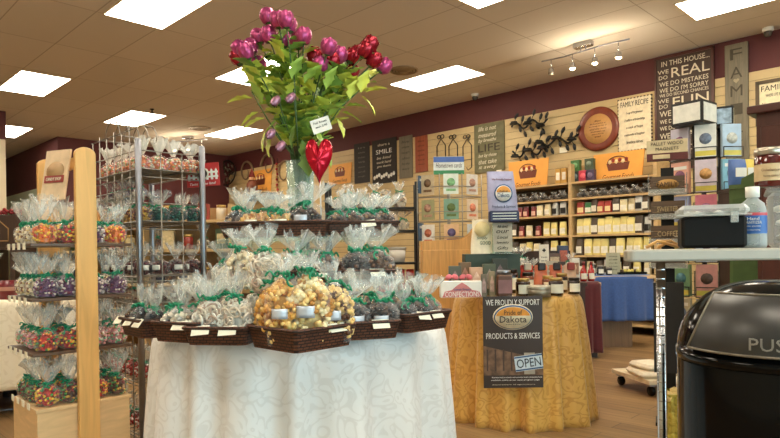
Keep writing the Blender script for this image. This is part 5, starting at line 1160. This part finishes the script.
# ------------------------------------------------------------------ blue cloth table, wine cloth table
def rect_cloth(w, d, z, drop, mat, label, loc, rz, n, amp, seed=0, flare=.03):
    r = random.Random(seed); ph = r.uniform(0, 6); e = 5.0
    def fn(u, v):
        a = 2 * PI * u; c_, s_ = math.cos(a), math.sin(a); q = (abs(c_) ** e + abs(s_) ** e) ** (-1 / e)
        x, y = c_ * q * w / 2, s_ * q * d / 2
        if v < .25: return (x * v / .25, y * v / .25, z)
        t_ = (v - .25) / .75; L_ = math.hypot(x, y); o = .006 + flare * t_ + amp * t_ * (math.sin(n * a + ph + math.sin(2 * a)) + .4 * math.sin(n * 1.7 * a))
        return (x + x / L_ * o, y + y / L_ * o, z - .006 * min(1, t_ * 20) - drop * t_)
    o = G().sheet(fn, 180, 22, 0, True).build('tablecloth', mat, None, loc, rz, solid=.003); return tag(o, label, 'tablecloth')
p = flat(at(612, 300, 6.55)); BT = thing('square_table', 'small table on a brown box base under the blue cloth', 'table', p, AZ)
G().box((0, 0, .735), (.72, .55, .03)).build('tabletop', maple_m, BT); G().box((-.06, .02, .36), (.42, .36, .72)).build('base', M_wood('brown box base', (122, 92, 62), .8), BT)
rect_cloth(.73, .56, .756, .46, blue_cloth, 'blue cloth hanging in folds over the small table at the back', p, AZ, 15, .022, 4)
bz = .7595
t = thing('note_card', 'greenish grey note card standing on the blue cloth', 'card', pos(p, -.02, -.1, bz), AZ); b = G().box((0, 0, .115), (.15, .004, .23)).build('card', M('sage note', (168, 166, 140), .7), t)
for i in range(5): text(('please', 'try a sample', 'of our dips', 'and soups', 'today')[i], .09, .015, black_ink, b, (0, -.003, .19 - i * .035))
for i, (x, y, r, h_, c_) in enumerate(((-.17, -.14, .035, .1, (40, 36, 34)), (-.24, -.1, .035, .12, (46, 40, 40)), (-.10, -.2, .03, .08, (44, 40, 38)))):
    t = thing('dark_jar', '%s dark jar from left on the blue cloth' % ORD[(1, 0, 2)[i]], 'jar', pos(p, x, y, bz), AZ, 'jars on the blue cloth'); G().lathe([(.001, 0), (r, 0), (r, h_ * .8), (.001, h_ * .8)], 18).build('body', M('jar dark', c_, .2), t); G().lathe([(r * 1.05, h_ * .8), (r * 1.05, h_), (.001, h_)], 18).build('lid', M('lid grey', (140, 136, 128), .4, .5), t); G().sheet(lambda u, v: ((r + .001) * math.cos(-PI / 2 + (u - .5) * 1.6), (r + .001) * math.sin(-PI / 2 + (u - .5) * 1.6), h_ * (.15 + .45 * v)), 6, 1).build('label', wl, t)
t = thing('serving_tray', 'long dark tray of samples at the right of the blue cloth', 'tray', pos(p, .17, -.08, bz), AZ); G().box((0, 0, .012), (.30, .16, .024), ch=.008).build('tray', blackp_m, t); g = G()
for k in range(14): g.ball((rnd.uniform(-.12, .12), rnd.uniform(-.05, .05), .035), .022, 1, k % 2)
g.build('samples', [M('sample yellow', (206, 190, 100), .5), M('sample brown', (90, 70, 50), .5)], t)
p = flat(at(584, 300, 5.95)); t = thing('side_table', 'narrow side table hidden under the wine red cloth', 'table', p, AZ); G().box((0, 0, .70), (.20, .4, .03)).build('tabletop', maple_m, t); G().box((0, 0, .34), (.15, .3, .68)).build('base', darkwood_m, t)
rect_cloth(.22, .43, .722, .66, wine_cloth, 'wine red cloth hanging to the floor beside the blue cloth', p, AZ, 9, .012, 6, .015)

for i, (x, y) in enumerate(((-.04, -.12), (.04, -.10))):
    t = thing('red_bottle', '%s red sauce bottle on the wine red cloth' % ('left', 'right')[i], 'bottle', pos(p, x, y, .7255), AZ, 'red sauce bottles'); G().lathe([(.001, 0), (.03, 0), (.03, .10), (.012, .13), (.012, .165), (.001, .165)], 18).build('body', M('hot sauce', (170, 28, 22), .15, coat=.5), t); G().lathe([(.014, .155), (.014, .185), (.001, .187)], 14).build('cap', M('red cap', (120, 20, 20), .4), t); G().sheet(lambda u, v: (.031 * math.cos(-PI / 2 + (u - .5) * 2), .031 * math.sin(-PI / 2 + (u - .5) * 2), .02 + .055 * v), 8, 1).build('label', wl, t)

# ------------------------------------------------------------------ grey topped metal shelf, right foreground
s0 = at(622, 259, 1.62); sp0 = flat(s0) + R0 * .62 + F0 * .21
ms = thing('metal_shelf', 'grey topped metal shelf on chrome posts at the right, level with the eye', 'shelf', sp0, AZ)
tz = 1.0265
ol = [(-.60, -.23), (.62, -.23), (.62, .23), (-.36, .23), (-.42, .20), (-.612, -.20), (-.612, -.22)]
G().prism(ol, -.016, .016, 0, Matrix.Translation((0, 0, tz - .016)) @ Matrix.Rotation(-PI / 2, 4, 'X')).build('grey_top', greytop_m, ms, bevel=.006)
for sx, sy in ((-.50, -.17), (-.35, .17), (.55, -.17), (.55, .19)):
    g = G(); g.lathe([(.0125, 0.0), (.0125, tz - .032)], 14, (sx, sy, 0))
    for k in range(38): g.lathe([(.0127, .03 + k * .0254), (.0133, .032 + k * .0254), (.0127, .034 + k * .0254)], 14, (sx, sy, 0), cap=False)
    g.build('post', chrome_m, ms)
g = G(); 
g.tube([(-.50, -.17, .12), (.55, -.17, .12)], .006, 6).tube([(-.35, .17, .12), (.55, .19, .12)], .006, 6)
for i in range(20): g.tube([(-.49 + i * .053, -.17, .122), (-.345 + i * .0465, .175, .122)], .003, 4)
g.build('lower_wire_shelf', chrome_m, ms)
def spos(px, d): q = at(px, 252, d); return (q.x, q.y, tz)
# black bin with hazy lid
t = thing('lidded_bin', 'black plastic bin with a hazy clear hinged lid on the grey shelf', 'bin', spos(711, 1.80), AZ - R_(20))
g = G(); g.box((0, 0, .048), (.168, .12, .092), ch=.008); g.build('bin', M('bin black', (14, 13, 13), .6, spec=.2), t)
G().box((0, 0, .110), (.182, .135, .032), ch=.012).build('lid', haze_m, t)
g = G(); g.box((0, 0, .0955), (.190, .142, .005), ch=.002).box((.05, -.073, .088), (.02, .006, .03), ch=.002); g.build('lid_rim', haze_m, t)
g = G()
for k in range(9): g.ball((rnd.uniform(-.06, .06), rnd.uniform(-.04, .04), .103), (.018, .012, .008), 1, k % 2)
g.build('packets', [white_m, M('sample brown', (90, 70, 50), .5)], t)
# sanitizer bottle
t = thing('sanitizer_bottle', 'clear pump-less bottle with blue label and white cap on the grey shelf', 'bottle', spos(753, 1.78), AZ - R_(28))
G().lathe([(.001, 0), (.033, 0), (.0365, .008), (.0365, .105), (.03, .13), (.016, .142), (.014, .15)], 28, sy=.72).build('body', haze_m, t)
G().lathe([(.001, .004), (.033, .006), (.034, .09), (.001, .092)], 24, sy=.70).build('gel', M_film('clear gel', (230, 240, 245), clear=.8, rough=.05, tint=(235, 245, 250)), t)
G().lathe([(.0185, .148), (.0185, .178), (.001, .179)], 22).build('cap', white_m, t)
lb = G().sheet(lambda u, v: (.0372 * math.cos(-PI / 2 + (u - .5) * 2.6), .0372 * .74 * math.sin(-PI / 2 + (u - .5) * 2.6), .042 + .058 * v), 12, 1).build('label', M('label blue', (40, 92, 164), .4), t)
G().sheet(lambda u, v: (.0375 * math.cos(-PI / 2 + (u - .5) * 2.6), .0375 * .745 * math.sin(-PI / 2 + (u - .5) * 2.6), .094 + .008 * v), 12, 1).build('label_stripe', M('label red', (190, 60, 70), .4), lb)
for i, (s_, w_, h_) in enumerate((('Hand', .03, .009), ('SANITIZER', .042, .008), ('kills germs', .036, .005), ('moisturizing', .034, .004))): text(s_, w_, h_, white_m, lb, (0, -.0285, .085 - i * .011), depth=.0006)
# clear tub with jam jar on it
t = thing('clear_tub', 'large clear plastic tub under the jam jar at the right edge', 'tub', spos(815, 1.88), AZ - R_(30))
G().box((0, 0, .085), (.25, .2, .17), ch=.014).build('tub', haze_m, t); G().box((0, 0, .174), (.262, .212, .012), ch=.004).build('lid', haze_m, t); g = G()
for k in range(40): g.ball((rnd.uniform(-.1, .1), rnd.uniform(-.07, .07), rnd.uniform(.02, .13)), (.022, .018, .012), 1, k % 3)
g.build('contents', [white_m, M('sample brown', (90, 70, 50), .5), M('gel silver', (180, 180, 176), .4)], t)
q = spos(771, 1.83); t = thing('jam_jar', 'dark red jam jar with cream label and silver lid on the clear tub', 'jar', (q[0], q[1], tz + .1805), AZ - R_(28))
G().lathe([(.001, 0), (.038, .0), (.042, .006), (.042, .088), (.036, .098), (.001, .098)], 30).build('body', M('jam', (84, 20, 16), .12, coat=.7), t); G().lathe([(.04, .096), (.042, .099), (.042, .114), (.038, .118), (.001, .118)], 30).build('lid', M('silver lid', (186, 176, 160), .3, .85), t)
lb = G().sheet(lambda u, v: (.0428 * math.cos(-PI / 2 + (u - .5) * 2.8), .0428 * math.sin(-PI / 2 + (u - .5) * 2.8), .018 + .05 * v), 14, 1).build('label', M('kraft label', (208, 182, 140), .6), t)
text('Chokecherry jam', .05, .010, brown_ink, lb, (0, -.0445, .048), depth=.0005); text('home canned', .04, .007, brown_ink, lb, (0, -.0445, .032), depth=.0005)
# ------------------------------------------------------------------ trash can
tc = flat(at(775, 400, 1.36)); t = thing('trash_can', 'black dome top trash can with PUSH flap under the grey shelf', 'trash can', tc, AZ - R_(32))
RB = .197
G().lathe([(.001, 0), (RB * .96, 0), (RB, .01), (RB, .775), (RB * .99, .785)], 56).build('body', blackp_m, t)
prof = [(RB * 1.012, .780), (RB * 1.012, .80)] + [(RB * math.cos(a) ** .8, .80 + .157 * math.sin(a)) for a in [k * PI / 2 / 14 for k in range(14)]] + [(.001, .957)]
G().lathe(prof, 56).build('dome_lid', blackp_m, t)
def dome_pt(x, z, out):      # point on the dome front at lateral x and height z
    s_ = min(.999, max(0, (z - .80) / .157)); rr = RB * math.cos(math.asin(s_)) ** .8 + out; x = max(-rr * .98, min(rr * .98, x)); return (x, -math.sqrt(max(0, rr * rr - x * x)), z)
def flap(u, v):
    z = .812 + .118 * v; hw = .162 * (1 - .30 * v); return dome_pt((u - .5) * 2 * hw, z, .006)
fl = G().sheet(flap, 24, 12, 0).build('push_flap', M('flap grey', (44, 42, 40), .35, var=.2, scale=8), t)
fl['label'] = 'dull grey push flap framed by a worn edge'
edge = [flap(k / 24, 0) for k in range(25)] + [flap(1, k / 12) for k in range(1, 13)] + [flap(1 - k / 24, 1) for k in range(1, 25)] + [flap(0, 1 - k / 12) for k in range(1, 13)]
G().tube(edge, .0028, 6, cap=False).build('flap_edge', M('worn edge', (120, 112, 98), .35, .4), t)
cu = text('PUSH', .088, .024, M('embossed letter', (128, 124, 116), .35), fl, (0, 0, 0), depth=.002)
for v in cu.data.vertices:
    y0 = v.co.y; q = dome_pt(v.co.x, .836 + v.co.z, .0075); v.co = (q[0], q[1] + y0, q[2])

# ------------------------------------------------------------------ magnet rack, book spinner and things behind the shelf
mg = flat(at(668, 250, 3.55)); t = thing('magnet_rack', 'dark magnet rack with cream PALLET WOOD MAGNETS header', 'display rack', mg, AZ - R_(24))
G().box((0, .05, .75), (.07, .05, 1.5)).build('column', black_m, t); G().box((0, .02, .01), (.15, .15, .02)).build('base', black_m, t)
G().box((0, .01, .57), (.16, .12, .52)).build('dark_panel', M('panel black', (34, 34, 36), .5), t)
hd = G().box((0, -.02, 1.615), (.215, .05, .075)).build('header', M('cream header', (206, 186, 146), .6), t)
text('PALLET WOOD', .17, .019, darkwood_m, hd, (0, -.0465, 1.632)); text('MAGNETS', .12, .017, darkwood_m, hd, (0, -.0465, 1.602))
G().box((0, -.02, 1.557), (.215, .05, .04)).build('wine_strip', M('wine strip', (92, 36, 34), .5), hd); G().box((-.03, -.047, 1.557), (.09, .002, .024)).build('strip_label', M('cream header', (206, 186, 146), .6), hd)
mw = ['FAMILY', 'SWEETER', 'COFFEE', 'HOME']
for k in range(4):
    z = 1.40 - k * .142
    tr = G().box((0, -.01, z - .058), (.20, .09, .006)).box((0, -.055, z - .045), (.20, .003, .03)).box((-.1, -.01, z), (.003, .09, .118)).box((.1, -.01, z), (.003, .09, .118)).build('magnet_tray', haze_m, t)
    q = thing('wood_magnet', 'dark pallet wood magnet, %s tray from the top of the magnet rack' % ORD[k], 'magnet', Vector(mg) + Matrix.Rotation(AZ - R_(24), 3, 'Z') @ Vector((0, -.04, 0)) + Vector((0, 0, z - .054)), AZ - R_(24), 'pallet wood magnets')
    b = G().box((0, 0, .018), (.18, .014, .030)).box((0, 0, .050), (.18, .014, .030)).box((0, 0, .082), (.18, .014, .030)).build('slats', M_wood('pallet brown', (96, 76, 58), .65, (4, 40, 40)) if 'pallet brown' not in MATS else MATS['pallet brown'], q)
    if k == 0: G().lathe([(.001, 0), (.06, 0), (.06, .002), (.001, .002)], 24, T=Matrix.Translation((0, -.008, .05)) @ Matrix.Rotation(PI / 2, 4, 'X') @ Matrix.Diagonal((1, .5, 1, 1)).to_4x4()).build('oval_plate', M('brass plate', (170, 130, 70), .5, .3), b)
    text(mw[k], .11, .028, M('pale carved', (190, 166, 126), .6) if k else darkwood_m, b, (0, -.012, .05))
# book and card spinner
bs = flat(at(704, 200, 3.8)); t = thing('book_spinner', 'black wire spinner rack of small books right of the magnet rack', 'book rack', bs, AZ - R_(27))
G().tube([(0, 0, 0), (0, 0, 1.74)], .014, 8).lathe([(.2, 0), (.2, .02), (.03, .05)], 24).build('stand', black_m, t)
cols3 = ((-.125, -.04, R_(-30)), (.01, -.10, 0), (.145, -.04, R_(30)))
bcol = [[(196, 190, 206), (236, 232, 222), (176, 196, 214)], [(226, 170, 150), (226, 210, 220), (120, 176, 196)], [(150, 160, 196), (226, 130, 150), (196, 206, 196)], [(206, 196, 120), (190, 200, 220), (150, 180, 150)], [(120, 160, 120), (226, 160, 150), (60, 70, 90)], [(200, 190, 160), (90, 110, 160), (214, 206, 190)], [(180, 120, 120), (220, 216, 200), (120, 150, 120)]]
for r_ in range(7):
    z = 1.575 - r_ * .212; g = G()
    for (x, y, a) in cols3:
        Tm = Matrix.Translation((x, y, z)) @ Matrix.Rotation(a, 4, 'Z')
        for hx in (-.06, .06): g.tube([Tm @ Vector((hx, .03, .16)), Tm @ Vector((hx, .03, 0)), Tm @ Vector((hx, -.03, 0)), Tm @ Vector((hx, -.03, .06))], .003, 5)
        g.tube([Tm @ Vector((-.06, -.03, .06)), Tm @ Vector((.06, -.03, .06))], .003, 5).tube([Tm @ Vector((-.06, -.03, 0)), Tm @ Vector((.06, -.03, 0))], .003, 5).tube([Tm @ Vector((-.06, .03, .01)), Tm @ Vector((.06, .03, .01))], .003, 5).tube([Tm @ Vector((0, .03, .01)), Vector((0, 0, z + .01))], .004, 5)
    g.build('wire_pockets', black_m, t)
    for q, (x, y, a) in enumerate(cols3):
        k = thing('small_book', '%s small book in the %s row from top of the black spinner' % (('left', 'middle', 'right')[q], ORD[r_]), 'book', Vector(bs) + Matrix.Rotation(AZ - R_(27), 3, 'Z') @ Vector((x, y, 0)) + Vector((0, 0, z + .004)), AZ - R_(27) + a, 'books on the black spinner')
        b = G().box((0, -.005, .098), (.118, .022, .196)).build('cover', M('book %d%d' % (r_, q), bcol[r_][q], .4), k, bevel=.001)
        G().box((0, -.017, .022), (.112, .002, .03)).build('yellow_band', M('band yellow', (224, 206, 90), .5), b) if (r_ + q) % 2 == 0 or q == 1 else G().box((0, -.017, .16), (.09, .002, .02)).build('title_band', white_m, b)
        g = G(); g.lathe([(.001, 0), (.034, 0), (.034, .002), (.001, .002)], 12, T=Matrix.Translation((0, -.0165, .11)) @ Matrix.Rotation(PI / 2, 4, 'X')); g.build('picture', M('book art %d' % ((r_ * 3 + q) % 7), [(150, 90, 130), (120, 130, 150), (190, 190, 180), (110, 60, 90), (200, 150, 90), (80, 130, 140), (90, 70, 60)][(r_ * 3 + q) % 7], .5, var=.4, scale=50), b)
def topper(px, d, z0, s_, h_, rot, face, label, st_=.12):
    q = flat(at(px, 115, d)); t = thing('rack_topper', label, 'display topper', (q.x, q.y, z0), AZ + rot, 'rack toppers')
    G().box((0, 0, h_ / 2), (s_, s_, h_)).build('frame', black_m, t, bevel=.003)
    for k in range(4):
        f = G().box((0, -s_ / 2 - .002, h_ / 2), (s_ * .86, .003, h_ * .76)).build('panel', face if isinstance(face, bpy.types.Material) else face[k % 2], t); f.rotation_euler = (0, 0, k * PI / 2)
    G().tube([(0, 0, -st_), (0, 0, 0)], .012, 6).build('stem', black_m, t)
topper(694, 3.75, 1.775, .19, .14, R_(38), M('panel white', (226, 222, 210), .5), 'white panelled cube topper in front of the house rules sign')
topper(719, 3.95, 1.80, .16, .125, R_(-28), [M('panel picture', (150, 170, 186), .5, var=.45, scale=30), M('panel tan', (206, 186, 150), .5)], 'picture panelled cube topper right of the white one', 1.79)
# green cabinet, espresso hutch
q = flat(at(752, 200, 3.05)); t = thing('green_cabinet', 'moss green cabinet with stepped sloping top beside the dark hutch', 'cabinet', q, AZ - R_(31))
gm = M('moss green paint', (88, 112, 62), .5)
G().prism([(-.10, 0), (.12, 0), (.12, 1.43), (.06, 1.43), (-.045, 1.375), (-.05, 1.33), (-.10, 1.32)], 0, .30).build('side_panel', gm, t)
G().prism([(-.085, .1), (.105, .1), (.105, 1.30), (-.085, 1.27)], -.012, 0).build('door', M('moss green door', (76, 100, 54), .5), t); G().box((-.05, .001, 1.335), (.10, .02, .02)).build('ledge', gm, t)
for i, (px, c_, lb) in enumerate(((738, (80, 110, 170), 'blue snack bag standing behind the green cabinet'), (750, (226, 200, 90), 'yellow snack bag standing between the green cabinet and the hutch'))):
    k = flat(at(px, 160, 3.45)); o = thing('snack_bag', lb, 'snack bag', (k.x, k.y, 1.36), AZ, None); G().sheet(lambda u, v: (.055 * math.copysign(abs(math.cos(2 * PI * u)) ** .6, math.cos(2 * PI * u)), .03 * math.sin(2 * PI * u) * math.sin(PI * (.06 + .88 * v)) ** .6, .165 * v), 24, 10, 0, True).build('bag', M('snack %d' % i, c_, .3), o); G().box((0, -.03, .09), (.06, .004, .05)).build('label', white_m, o)
k = flat(at(744, 160, 3.46)); t = thing('plant_stand', 'narrow dark shelf carrying the snack bags behind the green cabinet', 'shelf', k, AZ); G().box((0, 0, 1.348), (.24, .14, .022)).box((-.1, 0, .67), (.02, .12, 1.34)).box((.1, 0, .67), (.02, .12, 1.34)).build('frame', darkwood_m, t)
q = on_y(753, 140, 2.95); hx = q.x
t = thing('espresso_hutch', 'tall dark espresso brown hutch cut by the right edge', 'hutch', (hx + .45, 2.95 + .2, 0))
G().box((0, 0, .80), (.88, .38, 1.60)).build('carcass', espresso_m, t, bevel=.003); G().box((0, 0, 1.612), (.94, .44, .035)).build('cornice', espresso_m, t, bevel=.006)
for i, sx in enumerate((-.22, .22)): d_ = G().box((sx, -.197, .8), (.40, .016, 1.48)).build('door', espresso_m, t, bevel=.004); G().lathe([(.001, 0), (.012, .004), (.008, .02), (.001, .022)], 12, T=Matrix.Translation((sx * .2, -.205, .95)) @ Matrix.Rotation(PI / 2, 4, 'X')).build('knob', steel_m, d_)
# dolly, sack, gold basket on the floor
q = flat(at(654, 375, 4.45)); t = thing('dolly', 'white board dolly on black casters on the wood floor', 'dolly', q, AZ + R_(12))
G().box((0, 0, .105), (.40, .46, .03)).build('deck', M('dolly board', (222, 206, 176), .6), t, bevel=.004)
for sx in (-.15, .15):
    for sy in (-.18, .18): c_ = G().box((sx, sy, .082), (.05, .05, .018)).build('caster_fork', steel_m, t); G().lathe([(.001, -.014), (.032, -.014), (.036, 0), (.032, .014), (.001, .014)], 18, T=Matrix.Translation((sx, sy, .037)) @ Matrix.Rotation(PI / 2, 4, 'Y')).build('wheel', blackp_m, c_)
for i, (x, y, z, w_, lb) in enumerate(((-.08, -.06, .121, .24, 'flat white paper sack lying on the dolly'), (-.06, -.04, .166, .20, 'smaller white paper sack on top of the flat one'))):
    v = Matrix.Rotation(AZ + R_(12), 3, 'Z') @ Vector((x, y, 0)); o = thing('paper_sack', lb, 'sack', (q.x + v.x, q.y + v.y, z), AZ + .25 * i, None); G().box((0, 0, .022), (w_, w_ * 1.2, .044), ch=.018).build('sack', M('paper sack', (232, 220, 196), .7), o)
v = Matrix.Rotation(AZ, 3, 'Z') @ Vector((.14, -.08, 0)); o = thing('patterned_pouch', 'brown and cream patterned pouch at the right end of the dolly', 'pouch', (q.x + v.x, q.y + v.y, .121), AZ)
G().sheet(lambda u, v: (.085 * math.cos(2 * PI * u) * (1 - .2 * v), .06 * math.sin(2 * PI * u) * max(.2, 1 - v * .8), .19 * v), 24, 8, 0, True).build('pouch', M_damask('pouch print', (206, 180, 140), (130, 84, 60), 26.), o)
q = flat(at(677, 420, 3.1)); o = thing('gold_gift_basket', 'gold foil gift bag on the floor between post and trash can', 'gift bag', q, AZ)
G().sheet(lambda u, v: ((.07 + .02 * v) * math.cos(2 * PI * u) * (1 + .08 * math.sin(14 * PI * u + 5 * v)), (.06 + .02 * v) * math.sin(2 * PI * u) * (1 + .08 * math.sin(14 * PI * u)), .30 * v), 56, 12, 0, True).build('foil', M('crinkled gold foil', (206, 190, 90), .25, .7, .35, 60, bump=.6), o)
g = G()
for k in range(14): g.ball((rnd.uniform(-.06, .06), rnd.uniform(-.05, .05), .27 + rnd.uniform(0, .03)), .025, 1)
g.build('filling', M('straw fill', (206, 176, 110), .7), o)
o = thing('wooden_clip_easel', 'small pale wooden folding easel on the grey shelf left of the black bin', 'easel', spos(664, 1.9), AZ)
G().tube([(-.055, 0, .006), (-.02, 0, .026), (.045, 0, .007)], .005, 6).tube([(-.01, .02, .006), (.03, .02, .026), (.055, .02, .012)], .005, 6).tube([(-.02, 0, .026), (.03, .02, .026)], .004, 6).build('legs', pine_m, o)

# ------------------------------------------------------------------ tan gift shelf behind the wire rack
p = flat(at(150, 230, 5.6)); t = thing('gift_shelf', 'tan open gift shelf seen through the wire rack', 'shelf', p, AZ)
GSZ = (.42, .78, 1.08, 1.34)
for x in (-.72, 0, .78): G().box((x, 0, .74), (.03, .36, 1.48)).build('upright', shelfwood_m, t)
for z in GSZ: G().box((.03, 0, z - .012), (1.5, .36, .024)).build('shelf', shelfwood_m, t)
G().box((.03, .185, .74), (1.52, .01, 1.46)).build('back_panel', M('tan back panel', (170, 136, 92), .7), t)
gsn = ('low', 'second', 'third', 'upper'); gc = [(150, 60, 50), (206, 186, 140), (80, 96, 70), (226, 214, 190), (120, 84, 56), (60, 66, 84), (190, 140, 80), (170, 160, 150)]
for k, z in enumerate(GSZ):
    for i in range(9):
        x = -.64 + i * .165 + rnd.uniform(-.02, .02)
        if abs(x) < .05: x += .07
        lbx = '%s item from left on the %s shelf of the tan gift shelf' % (ORD[i], gsn[k])
        if (i + k) % 3 == 0: bag(('snow', 'autumn', 'clusterchoc', 'cream')[(i + k) // 3 % 4], pos(p, x, -.05, z + .001), AZ + rnd.uniform(-.4, .4), 'clear candy bag, ' + lbx, 'goods on the gift shelf', 1.2)
        elif (i + k) % 3 == 1:
            c_ = gc[(i * 3 + k) % 8]; o = thing('gift_box', 'upright box, ' + lbx, 'box', pos(p, x, -.06, z + .001), AZ + rnd.uniform(-.3, .3), 'goods on the gift shelf'); hh = rnd.uniform(.14, .2)
            b = G().box((0, 0, hh / 2), (.11, .06, hh)).build('box', M('shelf box %d' % ((i * 3 + k) % 8), c_, .5), o, bevel=.003); G().box((0, -.031, hh * .5), (.08, .002, hh * .5)).build('label', M('shelf label %d' % (k % 3), gc[(i + k * 2 + 3) % 8], .5, var=.3, scale=50), b)
        else:
            c_ = gc[(i * 5 + k) % 8]; o = thing('jar', 'lidded jar, ' + lbx, 'jar', pos(p, x, -.06, z + .001), AZ, 'goods on the gift shelf')
            G().lathe([(.001, 0), (.045, 0), (.045, .10), (.036, .115), (.001, .115)], 20).build('body', M('shelf jar %d' % ((i * 5 + k) % 8), c_, .25), o); G().lathe([(.04, .11), (.042, .135), (.001, .137)], 20).build('lid', goldlid, o)
